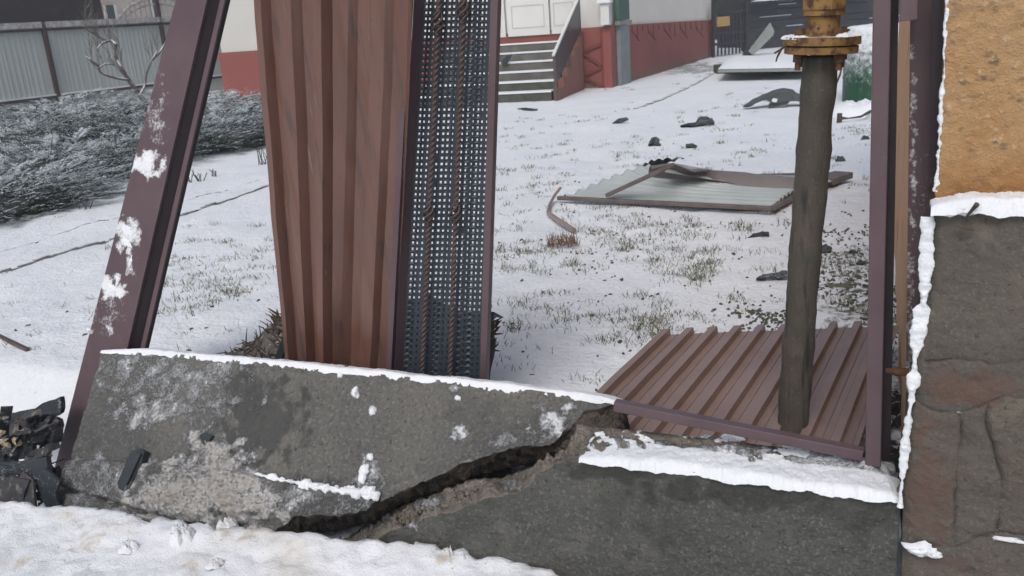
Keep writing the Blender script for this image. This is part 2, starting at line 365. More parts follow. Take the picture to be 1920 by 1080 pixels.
ground()
# street snow bank in front of the wall
bank_edge = [st(G(x, y, -.17)) for x, y in ((-400, 930), (0, 955), (150, 962), (300, 985), (420, 1000), (520, 1012), (620, 1022), (700, 1031), (860, 1047), (950, 1058), (1035, 1082), (1100, 1120), (1300, 1190))]
def edge_t(s):
    if s <= bank_edge[0][0]: return bank_edge[0][1]
    for (a, ta), (b, tb) in zip(bank_edge, bank_edge[1:]):
        if s <= b: return ta+(tb-ta)*(s-a)/(b-a)
    return bank_edge[-1][1]-(s-bank_edge[-1][0])*.3
def bank(u, v):
    s = -6+10*u; t = -3.2+3.6*v**.55
    p = W(s, t); q = (p.x, p.y, 0)
    e = edge_t(s)+.02*fb(q, 1, 9)+.012*fb(q, 4, 25)
    d = t-e
    r1 = abs(fb(q, 5, 6)); z = -.165+.03*max(0, fb(q, 2, 2.2))-.020*max(0, .30-r1)*2+.007*fb(q, 8, 24)+.006*fb(q, 6, 60)+.0035*fb(q, 1, 130)
    if d > 0: z -= min(.25, d*2.2+.01)
    else: z += .03*math.exp(-(d/.12)**2)-.10*min(1, max(0, (-d-.5)/1.5))
    return W(s, t, z)
mb = MB(); mb.grid(bank, 560, 150)
M['bank'] = mat('ploughed_snow', (.80, .83, .87), (.72, .745, .775), .8, 4, spk=[(4.5, .50, .74, (.68, .665, .64)), (9, .62, .74, (.55, .51, .45)), (90, .66, .76, (.42, .38, .33))], bump=.005, bsc=45, spec=.2)
tag(mb.build('street_snow', M['bank'], smooth=True), kind='structure')
mb = MB(); mb.grid(lambda u, v: W(-40+80*u, -30+30.3*v, -.42), 4, 4); tag(mb.build('street', M['snow_dirty']), kind='structure')
M['edging'] = mat('edging_concrete', (.10, .098, .09), (.30, .30, .30), .95, 7, up=(.6, 1.25, 1.2, 4))
# concrete path edging showing as thin dark lines
def edging(name, px, wd, hgt):
    P = [G(x, y) for x, y in px]; mb = MB(); n_ = 90
    for i in range(n_):
        a = poly_at(P, i/n_); b = poly_at(P, (i+.97)/n_)
        d = (b-a).normalized(); sd = Z.cross(d); k = 1+.8*fb(a, 4, 4)
        g = gz(a.x, a.y)
        mb.box((a+b)/2+Z*(g-.03+hgt/2*k), (b-a)/2, sd*wd/2*max(.3, k), Z*(.03+hgt/2))
    tag(mb.build(name, M['edging']), kind='structure')
edging('path_edge', [(-60, 530), (0, 512), (110, 478), (230, 440), (310, 415), (420, 378), (520, 340), (700, 280)], .024, .014)
edging('path_edge', [(1190, 204), (1240, 188), (1300, 160), (1345, 133), (1360, 118)], .05, .012)
edging('path_edge', [(0, 470), (160, 422), (300, 390), (500, 332)], .012, .002)
# ================================================================ low wall, fallen slab
def thick_wall(mb, T, Tb, B, Bb, nrm_out, nu, nv, disp, rough_rows=(9, 10), seed=0, rough_amp=.02):
    """loop of rows: front B->T, top T->Tb, back Tb->Bb, under Bb->B"""
    loops = []
    for i in range(nu+1):
        f = i/nu; t_, tb, b_, bb = (poly_at(q, f) for q in (T, Tb, B, Bb)); row = []; mi = []
        for j in range(nv):
            p = b_.lerp(t_, j/nv); e = min(1, j/nv*12, (1-j/nv)*12); row.append(p+nrm_out*disp(p, f, j/nv)); mi.append(0)
        for j in range(rough_rows[0]):
            g = j/rough_rows[0]; p = t_.lerp(tb, g); a = rough_amp*math.sin(math.pi*g)
            row.append(p+Z*(fb(p, seed, 12)*a*1.6+fb(p, seed, 45)*a*1.1)+nrm_out*(disp(t_, f, 1)*(1-g))); mi.append(1)
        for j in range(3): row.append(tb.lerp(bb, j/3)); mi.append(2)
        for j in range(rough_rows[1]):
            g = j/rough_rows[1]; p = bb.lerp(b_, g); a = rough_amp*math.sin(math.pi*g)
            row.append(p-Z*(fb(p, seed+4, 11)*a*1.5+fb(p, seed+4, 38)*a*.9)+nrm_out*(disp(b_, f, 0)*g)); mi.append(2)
        loops.append(row)
    b0 = len(mb.v); n_ = len(loops[0]); mb.v += [v for r_ in loops for v in r_]
    for i in range(nu):
        for j in range(n_):
            j2 = (j+1) % n_; mb.f.append((b0+i*n_+j, b0+(i+1)*n_+j, b0+(i+1)*n_+j2, b0+i*n_+j2)); mb.mi.append(mi[j])
    mb.f.append(tuple(b0+j for j in range(n_))); mb.mi.append(2)
    mb.f.append(tuple(b0+nu*n_+j for j in reversed(range(n_)))); mb.mi.append(2)
# right, standing part
root = thing('low_concrete_wall', 'dark rough low concrete wall still standing, running up to the stone plinth', 'wall', W(.3, .1, -.3))
Tpx = [(655, 1040), (695, 1022), (744, 990), (795, 975), (846, 961), (907, 937), (969, 930), (1009, 886), (1070, 861), (1091, 857), (1200, 871), (1350, 890), (1500, 910), (1690, 936)]
Tbpx = [(640, 1015), (680, 988), (712, 964), (750, 950), (785, 939), (867, 907), (948, 891), (1000, 875), (1058, 845), (1085, 840), (1180, 830), (1350, 845), (1500, 862), (1675, 885)]
T = [hp(x, y, 0) for x, y in Tpx]; Tb = [hp(x, y, .19) for x, y in Tbpx]
for i in range(9, len(T)): Tb[i].z = T[i].z+.004
T = [poly_at(T, i/160)+Z*((fb((i, 0, 0), 2, .09)*.012+fb((i, 0, 0), 2, .4)*.006) if 8 < i < 96 else 0) for i in range(161)]
Tb = [poly_at(Tb, i/160)+Z*((fb((i, 5, 0), 2, .1)*.014+fb((i, 5, 0), 2, .43)*.007) if 8 < i < 96 else 0) for i in range(161)]
B = [Vector((p.x, p.y, -.42)) for p in T]; Bb = [Vector((p.x, p.y, -.42)) for p in Tb]
mb = MB(); thick_wall(mb, T, Tb, B, Bb, -N, 420, 130, lambda p, f, g: .004*fb(p, 1, 14)+.0032*fb(p, 2, 60)+(.01*fb(p, 7, 3)), seed=1)
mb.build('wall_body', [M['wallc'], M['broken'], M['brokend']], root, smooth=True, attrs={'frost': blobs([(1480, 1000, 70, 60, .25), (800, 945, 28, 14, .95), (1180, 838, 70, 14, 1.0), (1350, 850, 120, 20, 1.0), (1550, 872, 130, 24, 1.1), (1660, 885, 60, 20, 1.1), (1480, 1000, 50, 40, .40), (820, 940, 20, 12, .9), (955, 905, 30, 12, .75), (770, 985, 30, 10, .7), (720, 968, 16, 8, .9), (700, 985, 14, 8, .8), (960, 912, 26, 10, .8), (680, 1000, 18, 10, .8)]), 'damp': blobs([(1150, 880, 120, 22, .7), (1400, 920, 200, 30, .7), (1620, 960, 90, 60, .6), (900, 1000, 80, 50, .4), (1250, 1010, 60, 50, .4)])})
# snow cap on it: a thick soft strip
def snow_strip(name, A, Bk, parent, th, seed, over=.02, n=520, m=22, edge_amp=.012, mt='snow'):
    mb = MB(); nA = [poly_at(A, i/n) for i in range(n+1)]; nB = [poly_at(Bk, i/n) for i in range(n+1)]
    for i in range(n+1):
        f = i/n; a = nA[i]; b = nB[i]; e = min(1, f*9, (1-f)*25)**.6
        d = (a-b).normalized(); k = fb(a, seed, 6)*.6+fb(a, seed, 18)*.4
        o = max(.002, over+edge_amp*k+edge_amp*.35*fb(a, seed, 45))
        for j in range(m+1):
            g = j/m; q = math.pi*g; w_ = a+d*o
            p = w_.lerp(b, g)
            prof = (math.sin(q) if g < .15 or g > .85 else 1)**.6 if 0 < g < 1 else 0
            prof = min(1, (g*7)**.5, ((1-g)*7)**.5)
            h = th*prof*e*(1+.6*fb(p, seed, 5)+.22*fb(p, seed+3, 22)+.10*fb(p, seed+3, 50)+.10*fb(p, seed+1, 140))
            mb.v.append(p+Z*(h-((.009+.010*(.5+fb(p, seed+6, 16))) if j in (0, m) else 0)))
    for i in range(n):
        for j in range(m):
            mb.f.append((i*(m+1)+j, (i+1)*(m+1)+j, (i+1)*(m+1)+j+1, i*(m+1)+j+1)); mb.mi.append(0)
    return mb.build(name, M[mt], parent, smooth=True)
A_ = [hp(x, y, -.004) for x, y in ((1086, 858), (1200, 872), (1350, 891), (1500, 911), (1600, 924), (1688, 938))]
B_ = [p+N*(.115+.01*math.sin(i*2)) for i, p in enumerate(A_)]
snow_strip('snow_cap', A_, B_, root, .017, 2, over=.007, edge_amp=.014)
mb = MB()
for i in range(150):
    f = rnd(.04, .56); g = rnd(.05, .9); c = poly_at(T, f).lerp(poly_at(Tb, f), g); lump(mb, c, Z, N, rnd(.004, .013), rnd(.004, .012), rnd(.004, .012), seed=i*1.3, nr=3, ns=8, irr=.6)
tag(mb.build('aggregate', M['broken'], root), kind='stuff')
mb = MB(); mb.grid(lambda u, v: W(lerp(-1.9, .12, u), lerp(.19, .62, v), lerp(-.12, .03, v)+.03*fb((u*9, v*4, 0), 3, 1)), 60, 16)
tag(mb.build('dark_gap_soil', M['soil']), kind='structure')  # dark soil added under the slab to keep the crack's shade dark
# fallen slab: its face leans back from the street
FK = .8
fn_ = (-N+Z*FK).normalized()       # outward face normal
FP = W(0, -.07, -.2)
def sf(x, y, o=0.0): return hit(x, y, FP+fn_*o, fn_)
slab = thing('fallen_wall_slab', 'broken concrete wall section leaning back, cracked off and dusted with dirty snow', 'wall', W(-1, .1, -.2))
Tp = [(190, 657), (300, 662), (420, 673), (540, 684), (640, 694), (740, 705), (860, 717), (960, 728), (1060, 740), (1156, 752)]
Bp = [(106, 948), (180, 960), (300, 985), (420, 1000), (500, 1003), (553, 974), (620, 968), (695, 960), (716, 941), (753, 917), (814, 897), (867, 872), (928, 846), (989, 836), (1038, 831), (1070, 797), (1103, 768), (1150, 757)]
Bbp = [(100, 960), (180, 975), (300, 1000), (420, 1015), (500, 1018), (560, 1000), (625, 992), (700, 972), (722, 955), (765, 932), (830, 912), (890, 890), (950, 872), (1000, 862), (1060, 850), (1120, 832), (1140, 812), (1163, 772)]
T = [sf(*p) for p in Tp]; B = [sf(*p) for p in Bp]; Bb = [sf(x, y, -.09) for x, y in Bbp]; TH = .17
T = [poly_at(T, i/30)+Z*.003*fb((i, 0, 0), 5, .8) for i in range(31)]
B = [poly_at(B, i/220)+U*(.010*fb((i, 3, 0), 1, .14)+.005*fb((i, 3, 0), 1, .5))+Z*(.010*fb((i, 9, 0), 5, .15)+.005*fb((i, 9, 0), 5, .55)) for i in range(221)]
Tb = [p-fn_*TH for p in T]
Bb = [p-fn_*.04 for p in Bb]
T2 = sf(190, 657); ledge = [(100, 862), (200, 862), (300, 868), (400, 878), (470, 888), (560, 908), (640, 922), (712, 940), (760, 960)]
def ledge_y(x):
    for (a, ya), (b, yb) in zip(ledge, ledge[1:]):
        if x <= b: return ya+(yb-ya)*(x-a)/(b-a)
    return 2000
heap = [(370, 925, 95, 45), (300, 945, 60, 28), (410, 860, 45, 32), (330, 890, 50, 25), (470, 950, 70, 28), (440, 900, 40, 25), (375, 835, 25, 18)]
def sdisp(p, f, g):
    x, y = proj(p); d = .005*fb(p, 2, 13)+.0045*fb(p, 3, 55)+.008*fb(p, 8, 2.5)
    if x < 740: d += .022*max(0, min(1, (y-ledge_y(x))/5))
    for cx, cy, rx, ry in heap:
        q = ((x-cx)/rx)**2+((y-cy)/ry)**2
        if q < 1.6: d += .011*max(0, 1-q/1.6)*(1+1.6*fb(p, 4, 22)+1.2*fb(p, 6, 55))
    gy = 915+(x-115)*.293
    if 112 < x < 560 and abs(y-gy) < 7: d -= .045*(1-abs(y-gy)/7)*(1+fb(p, 2, 20))
    # crumbled corner at the left and lower lip
    if y > 960-0*x and x < 560: d -= .03*min(1, (y-960)/25)
    return d
mb = MB(); thick_wall(mb, T, Tb, B, Bb, fn_, 700, 190, sdisp, seed=3, rough_amp=.03)
fr = [(300, 690, 150, 34, .62), (360, 735, 60, 50, .60), (290, 772, 55, 26, .72), (240, 700, 50, 30, .60), (245, 798, 12, 22, .6), (395, 790, 12, 50, .55), (430, 745, 25, 12, .6),
      (200, 890, 90, 32, .60), (150, 930, 50, 30, .55), (520, 930, 130, 36, .55), (640, 945, 70, 26, .5), (300, 960, 90, 25, .6),
      (1032, 790, 34, 22, .80), (1000, 815, 26, 14, .5), (945, 826, 26, 10, .72), (862, 814, 14, 14, .85), (688, 895, 16, 34, .7), (665, 733, 7, 8, .9), (698, 772, 7, 7, .9), (850, 728, 14, 6, .8), (496, 745, 6, 14, .6), (870, 865, 14, 5, .5)]+[(a, b, c*1.0, d*1.05, .86) for a, b, c, d in heap]
dr = [(a, b, c*1.1, d*1.1, .62) for a, b, c, d in heap]+[(290, 772, 50, 25, .4)]
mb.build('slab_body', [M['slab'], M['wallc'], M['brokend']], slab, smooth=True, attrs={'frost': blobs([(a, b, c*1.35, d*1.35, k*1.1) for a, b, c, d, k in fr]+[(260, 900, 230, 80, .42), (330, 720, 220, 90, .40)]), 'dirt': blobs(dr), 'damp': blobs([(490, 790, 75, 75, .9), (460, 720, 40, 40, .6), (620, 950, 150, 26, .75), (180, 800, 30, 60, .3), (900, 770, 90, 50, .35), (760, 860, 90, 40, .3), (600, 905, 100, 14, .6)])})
mb = MB(); ol = [(1020, 836), (1045, 822), (1070, 797), (1103, 768), (1150, 757), (1164, 770), (1158, 800), (1138, 826), (1100, 838), (1060, 848)]
solid_poly(mb, densify([sf(x, y, -.012) for x, y in ol], 6, .006), -fn_*.13, nz_=.05, seed=3)
mb.build('broken_end', mat('broken_end', (.145, .125, .105), (.07, .06, .054), .95, 12, spk=[(30, .58, .7, (.17, .145, .12)), (50, .6, .7, (.03, .027, .025))], bump=.03, bsc=30, spec=.2), slab, smooth=True)
A_ = [sf(x, y, .001) for x, y in Tp]; B_ = [p-fn_*.10+Z*.035 for p in A_]
snow_strip('snow_cap', A_, B_, slab, .013, 6, over=.008, edge_amp=.006, m=10, n=300)
def ribbon(pts, wfn, hfn, out, side, n=400, m=8):
    mb = MB()
    for i in range(n+1):
        c = poly_at(pts, i/n); w_ = wfn(c, i/n); h = hfn(c, i/n)
        for j in range(m+1):
            q = math.pi*j/m; v_ = c-side*math.cos(q)*w_; mb.v.append(v_+side*.003*fb(v_, 2, 60)+out*(math.sin(q)*h*(1+.5*fb(v_, 5, 70))-.004))
    for i in range(n):
        for j in range(m): mb.f.append((i*(m+1)+j, (i+1)*(m+1)+j, (i+1)*(m+1)+j+1, i*(m+1)+j+1)); mb.mi.append(0)
    return mb
lg = [sf(x, y, .012) for x, y in ((455, 884), (500, 893), (560, 906), (620, 917), (665, 925), (712, 934))]
ribbon(lg, lambda c, f: max(.0008, (.0085+.016*fb(c, 4, 11)+.010*fb(c, 6, 40))*min(1, f*6)), lambda c, f: .010+.010*max(0, fb(c, 2, 20)), fn_, (Z+N*FK).normalized(), 500, 10).build('ledge_snow', M['snow'], slab, smooth=True)
mb = MB()
for i, (x, y, rx, ry, h) in enumerate([(572, 909, 15, 7, .012), (608, 915, 12, 6, .012), (590, 912, 14, 6, .014), (628, 918, 13, 5, .010), (648, 921, 14, 6, .012), (668, 926, 16, 8, .016), (688, 924, 14, 10, .018), (704, 928, 9, 8, .014), (681, 886, 11, 13, .010), (693, 857, 7, 6, .010), (665, 734, 7, 7, .008), (698, 772, 6, 6, .008), (858, 746, 7, 4, .007), (637, 703, 6, 5, .008)]):
    c = sf(x, y, .02 if (x < 740 and y > 875) else 0.002); k = (c-EYE).length/F
    lump(mb, c, fn_, Z, rx*k, ry*k*1.25, h, seed=i*1.7)
build_each(mb, 'snow_clump', M['snow'], slab, smooth=True)
# ================================================================ leaning gate post at the slab's left end
def along(a, b, n=12): return [a.lerp(b, i/n) for i in range(n+1)]
def tplane(x, y, t0, k): # plane t = t0 + k*z
    n_ = (-N+Z*k).normalized(); return hit(x, y, W(0, t0, 0), n_)
PT = (.34, .24)
post = thing('leaning_gate_post', 'brown steel gate post leaning over beside the fallen slab, specked with snow', 'gate post', W(-2.1, .1, -.2))
a0 = tplane(85, 945, *PT); a1 = tplane(341, -45, *PT); b0_ = tplane(172, 945, *PT); b1_ = tplane(398, -45, *PT)
ax = (a1-a0).normalized(); wv = (b0_-a0); wdir = (wv-ax*wv.dot(ax)).normalized(); dep = ax.cross(wdir).normalized()
if dep.dot(a0-EYE) < 0: dep = -dep
mb = MB(); n_ = 200
def pf(u, v):
    l = a0.lerp(a1, u); r = b0_.lerp(b1_, u); return l.lerp(r, v)
mb.grid(lambda u, v: pf(u, v), 320, 26)
mb.grid(lambda u, v: pf(u, 0)+dep*.05*v, 20, 2); mb.grid(lambda u, v: pf(u, 1)+dep*.012*v, 20, 1)
mb.grid(lambda u, v: pf(u, v)+dep*.012, 20, 1)
mb.build('front_channel', M['brown_dusty'], post, attrs={'frost': blobs([(275, 308, 32, 24, 1.0), (288, 215, 30, 80, .50), (238, 440, 24, 36, .9), (243, 500, 9, 22, .8), (212, 540, 24, 24, .95), (165, 618, 12, 12, .9), (205, 618, 10, 10, .75), (200, 590, 40, 50, .46), (160, 820, 60, 120, .2)])})
mb = MB()
mb.grid(lambda u, v: pf(u, .97)+dep*.012+(wdir*.052+dep*.06)*v, 10, 1)     # web; its shade is put into the dark colour
mb.build('inner_web', M['brown_dark_shade'], post)
mb = MB(); q0 = pf(0, .97)+wdir*.046+dep*.03; q1 = pf(1, .97)+wdir*.036+dep*.03
for (p0, p1) in ((q0, q1),):
    mb.bar(p0+wdir*.018, p1+wdir*.018, .024, .008, wdir)
mb.build('rear_flange', M['brown'], post, bevel=.002)
mb = MB()
for i, (x, y, rx, ry) in enumerate([(275, 308, 24, 17), (238, 432, 15, 13), (236, 455, 18, 10), (210, 541, 16, 10), (244, 490, 4, 14), (220, 528, 5, 14), (165, 618, 6, 5)]):
    c = tplane(x, y, *PT); k = (c-EYE).length/F; lump(mb, c-dep*.0, -dep, ax, rx*k*.72, ry*k*.72, .003, seed=i*2.3+.5, irr=.42, ns=30)
build_each(mb, 'snow_patch', M['snow'], post, smooth=True)
mb = MB(); mb.tube([pf(.63, 1)+dep*.014+wdir*.0, pf(.63, 1)+dep*.014+wdir*.0-dep*.006], .006, 8)
# rail lying along slab top
mb = MB(); P0_, P1_ = tplane(245, 664, .52, 0), tplane(560, 690, .52, 0); mb.bar(P0_, P1_, .03, .03, N)
single(mb, 'steel_rail', M['brown'], 'thin dark brown steel rail lying along the back of the fallen slab', 'rail')
# ================================================================ corrugated brown sheet, bent and hanging
sh = thing('bent_corrugated_sheet', 'upright brown corrugated metal sheet, bent and squeezed together at its foot', 'metal sheet', W(-.8, .5, .0))
xt = [475, 489, 497, 512, 522, 545, 556, 575, 586, 602, 612, 622, 628, 652, 662, 686, 697, 724, 735, 762, 775]
xb = [541, 548, 553, 562, 567, 578, 583, 592, 598, 607, 613, 622, 628, 634, 645, 662, 670, 690, 697, 722, 733]
dp = [.000, -.002, .018, .018, .0, .0, .02, .02, .0, .0, .022, .012, -.008, .004, .020, .020, .0, .0, .014, .014, .0]
def csh(u, v):
    k = v*(len(xt)-1); i = min(int(k), len(xt)-2); f = k-i
    yb = lambda x: 672+(x-540)*.14
    tt = u
    curve = 1-(1-tt)**1.25
    X0 = lerp(xb[i], xt[i], curve); X1 = lerp(xb[i+1], xt[i+1], curve); x = lerp(X0, X1, f)
    y = lerp(yb(x)+46, -60, tt)
    D = lerp(dp[i], dp[i+1], f)*2.1
    p = hp(x, y, .53-.10*tt)
    return p+N*(D*(1.0-.25*tt)+.008*fb(p, 3, 1.6)+.0015*fb(p, 1, 8))
mb = MB(); b_ = mb.grid(csh, 90, 80); o_ = mb.build('sheet', M['corr'], sh)
sm = o_.modifiers.new('thick', 'SOLIDIFY'); sm.thickness = .0012; sm.offset = 1
# ================================================================ gate leaf with perforated sheet
leaf = thing('perforated_gate_leaf', 'narrow upright gate leaf of dark perforated sheet with two twisted iron bars', 'gate leaf', W(-.5, .5, .0))
LT = .50
def lp(x, y, o=0.0): return hp(x, y, LT+o)
def xl(y): return lerp(778, 736, y/705)       # left edge of the leaf at row y
def xr(y): return lerp(943, 916, y/715)
mb = MB(); nrm = N
mb.bar(lp(770, -60), lp(728, 745), .022, .02, U); 
# deep left member: flange seen from inside
mb.grid(lambda u, v: lp(lerp(779, 736, u), lerp(-60, 745, u))+N*.055*v+U*.014*v, 4, 1)
mb.build('left_stile', [M['brown']], leaf)
mb = MB(); mb.bar(lp(932, -60, .012), lp(907, 750, .012), .026, .03, U); mb.build('right_stile', M['brown'], leaf, bevel=.002)
# sheet with real square holes
mb = MB(); nc, nr_ = 17, 70
def pp(u, v):
    y = lerp(-50, 745, v); x = lerp(xl(y)+8, xr(y)-8, u); p = lp(x, y, .045)
    g = 0
    for c, wd in ((.10, .035), (.40, .03), (.47, .03), (.72, .035), (.80, .03)): g = max(g, 1-((u-c)/wd)**2) if abs(u-c) < wd*1.5 else g
    return p+N*.007*max(0, g)+N*.0012*fb(p, 2, 4)
hs_ = .25
skip = {2, 7, 8, 12, 13} 
for i in range(nc):
    for j in range(nr_):
        u0, u1 = i/nc, (i+1)/nc; v0, v1 = j/nr_, (j+1)/nr_
        o = [pp(u0, v0), pp(u1, v0), pp(u1, v1), pp(u0, v1)]
        yy = lerp(-50, 745, (v0+v1)/2)
        hsz = .16*(1+.12*fb((i, j, 0), 2, .6))
        if (i in (0,)) or random.random() < .006: mb.add(o, [(0, 1, 2, 3)]); continue
        du, dv = (u1-u0), (v1-v0); a, b = .5-hsz, .5+hsz
        c_, d_ = a-.02, b+.02; a, b = a+.015, b-.015; q = [pp(u0+du*a, v0+dv*c_), pp(u0+du*b, v0+dv*c_), pp(u0+du*b, v0+dv*d_), pp(u0+du*a, v0+dv*d_)]
        mb.add(o+q, [(0, 1, 5, 4), (1, 2, 6, 5), (2, 3, 7, 6), (3, 0, 4, 7)])
mb.build('perforated_sheet', M['perf'], leaf)
# twisted bars
def twisted(x0, x1, ys, parent, xs=None):
    a, b = lp(x0, -50, .012), lp(x1, 745, .012); L = (b-a).length; n_ = 520; d = (b-a).normalized(); u_ = d.orthogonal().normalized(); v_ = d.cross(u_)
    mb = MB(); b0 = 0
    def near(s): return any(abs(s-k) < .028 for k in ks)
    ks = [(lp(lerp(x0, x1, (y+50)/795), y, .012)-a).length for y in ys]
    prev = None; rows = []
    for i in range(n_+1):
        s = L*i/n_; q = s/.020*math.pi*.5; r = .0095
        if near(s): r = .005
        ring = []
        for k in range(8):
            an = q+k*math.pi/4; rr = r*(1.0 if k % 2 == 0 else .66); ring.append(a+d*s+u_*math.cos(an)*rr+v_*math.sin(an)*rr)
        rows.append(ring)
    mb.v = [v for r_ in rows for v in r_]
    for i in range(n_):
        for k in range(8): mb.f.append((i*8+k, i*8+(k+1) % 8, (i+1)*8+(k+1) % 8, (i+1)*8+k)); mb.mi.append(0)
    bar = mb.build('twisted_bar', M['iron'], parent, smooth=False)
    for k0 in ks:
        mb = MB()
        for m_ in range(4):
            pts = []
            for i in range(17):
                g = i/16; s = k0-.034+.068*g; r = .004+.014*math.sin(math.pi*g); an = m_*math.pi/2+g*math.pi*1.4
                pts.append(a+d*s+u_*math.cos(an)*r+v_*math.sin(an)*r)
            mb.tube(pts, .0042, 6)
        for s in (k0-.036, k0+.036): mb.tube([a+d*(s-.004), a+d*(s+.004)], .0085, 10)
        mb.build('basket_knot', M['iron'], bar, smooth=True)
twisted(825, 788, (42, 400), leaf); twisted(871, 841, (20, 400), leaf)
# ================================================================ standing L-shaped frame at the right
fr_ = thing('gate_frame', 'brown square tube frame standing on the snowy wall next to the stone plinth', 'gate frame', hp(1636, 872, .12))
mb = MB(); 
pb = hp(1637, 872, .115); pt = hp(1655, -60, .115); k = (pb-EYE).length/F
mb.bar(pb+N*.02-Z*.005, pt+N*.02, .038, .042, U); mb.build('upright', M['brown'], fr_, bevel=.003)
mb = MB(); mb2 = MB(); mb2.bar(hp(1661, 862, .16)+N*.03, hp(1676, -60, .16)+N*.03, .022, .05, U); mb2.build('shaded_side_plate', M['brown_dark_shade'], fr_); ra = hp(1150, 763, .13); rb = hp(1618, 856, .13); mb.bar(ra+N*.015, rb+N*.015, .030, .03, N); mb.build('bottom_rail', M['brown'], fr_, bevel=.002)  # dark plate added behind the upright to stand for its shaded side
mb = MB(); a = hp(1660, 700, .15)+N*.02; mb.tube([a, a+U*.055], .010, 10); mb.tube([a+U*.022, a+U*.034], .013, 10); mb.build('hinge_pin', M['rust'], fr_)
# snow and rubble bits under the rail
mb = MB()
for i in range(26):
    c = W(rnd(.02, .70), rnd(.11, .24), .236+rnd(0, .010)); lump(mb, c, Z, N, rnd(.012, .05), rnd(.008, .022), rnd(.006, .018), seed=i*3.3)
build_each(mb, 'loose_snow', M['snow'], root, smooth=True)
for i, (x, y, rx, ry) in enumerate([(1218, 822, 20, 9), (1340, 828, 32, 9), (1180, 833, 10, 5)]):
    c = hp(x, y, .2); mb = MB(); k = (c-EYE).length/F; lump(mb, c-Z*.01, Z, N, rx*k, .03, ry*k*1.4, seed=i*5+2, nr=5, ns=12, irr=.7)
    single(mb, 'concrete_chunk', M['broken'], ['small grey concrete chunk under the left end of the frame rail', 'flat grey concrete chunk on the snow beneath the middle of the frame rail', 'tiny concrete crumb where the crack meets the snow cap'][i], 'rubble', 'concrete bits on the wall top')
# ================================================================ brown corrugated sheet lying on the ground
A = G(1236, 628, .13); B2 = G(1686, 610, .13); Cc = G(1010, 842, .10); D = G(1588, 900, .10)
prof = [(0, 0), (.05, 0), (.16, 1), (.46, 1), (.50, 0), (.74, .0), (.76, .12), (.80, .12), (.82, 0), (1, 0)]
mb = MB(); nrib = 10; us = []
for r_ in range(nrib):
    for f, h in prof[:-1]: us.append(((r_+f)/nrib, h))
us.append((1, 0))
nv = 40; 
for u, h in us:
    for j in range(nv+1):
        v = j/nv; p = A.lerp(B2, u).lerp(Cc.lerp(D, u), v); mb.v.append(p+Z*(h*.028+.004*fb(p, 3, 2)))
for i in range(len(us)-1):
    for j in range(nv): mb.f.append((i*(nv+1)+j, i*(nv+1)+j+1, (i+1)*(nv+1)+j+1, (i+1)*(nv+1)+j)); mb.mi.append(0)
o = single(mb, 'corrugated_sheet', M['lying'], 'flat brown ribbed metal sheet lying on the snow behind the standing frame', 'metal sheet')
s_ = o.modifiers.new('thick', 'SOLIDIFY'); s_.thickness = .0015
# ================================================================ gas riser
gp = thing('gas_riser_pipe', 'thick black wrapped gas pipe rising to a rusty yellow flange and valve', 'gas pipe', W(.52, .6, 0))
GT = .60
cx = [(860, 1482), (820, 1485), (700, 1493), (620, 1499), (500, 1507), (400, 1516), (300, 1524), (200, 1532), (105, 1538)]
pts = [hp(x, y, GT) for y, x in cx]; pts = [poly_at(pts, i/140) for i in range(141)]
rr = [.0480+.0025*fb((i*.05, 0, 0), 1, 1)+.0008*math.sin(i*.35) for i in range(141)]
mb = MB(); mb.tube(pts, rr, 48, jit=.0035); mb.build('wrapped_pipe', M['pipewrap'], gp, smooth=True)
mb = MB(); spir = []
ad = (pts[-1]-pts[0]).normalized(); fc = hp(1540, 84, GT)
def disc(mb, c, d, r, h, seg=36): mb.tube([c-d*h/2, c-d*(h/2-.001), c+d*(h/2-.001), c+d*h/2], [r-.002, r, r, r-.002], seg)
fo = MB(); disc(fo, fc-ad*.0125, ad, .100, .020); fo.build('lower_flange', M['yellow'], gp, smooth=False)
fo = MB(); disc(fo, fc+ad*.0125, ad, .105, .023); disc(fo, fc, ad, .085, .01); fo.build('upper_flange', M['yellow'], gp, smooth=False)
e1 = ad.orthogonal().normalized(); e2 = ad.cross(e1)
for k in range(4):
    q = R(45+90*k)+.35; c = fc+e1*math.cos(q)*.077+e2*math.sin(q)*.077; b_ = MB()
    b_.tube([c-ad*.066, c+ad*.046], .0085, 8); b_.tube([c-ad*.044, c-ad*.024], .014, 6); b_.tube([c+ad*.022, c+ad*.040], .015, 6); b_.tube([c+ad*.03, c+ad*.046], .008, 8)
    b_.build('flange_bolt', M['rust'], gp)
vb = MB(); vb.tube([fc+ad*.02, fc+ad*.03, fc+ad*.05, fc+ad*.078, fc+ad*.082], [.054, .047, .045, .046, .040], 28)
vb.tube([fc+ad*.080, fc+ad*.092], .056, 28); vb.tube([fc+ad*.090, fc+ad*.097, fc+ad*.25, fc+ad*.26], [.054, .060, .060, .05], 8)
vb.build('valve_body', M['yellow'], gp)
fo = MB(); [lump(fo, fc+ad*.023+(-U)*a_*.01+N*b_*.01, ad, N, .024, .016, .008, seed=a_+b_, irr=.6) for a_, b_ in ((7.5, -4), (8, 1), (6.8, 4), (5.6, -6.5), (-6, -6), (-8, -2))]; build_each(fo, 'flange_snow', M['snow'], gp, smooth=True)
wr = MB(); p0 = hp(1482, 78, GT-.05); wr.tube([p0, hp(1465, 92, GT-.06), hp(1457, 108, GT-.06), hp(1455, 116, GT-.06)], [.004, .004, .003, .002], 6); wr.tube([hp(1465, 92, GT-.06), hp(1452, 100, GT-.06)], .003, 6)
wr.build('wire_tag', M['twig'], gp)
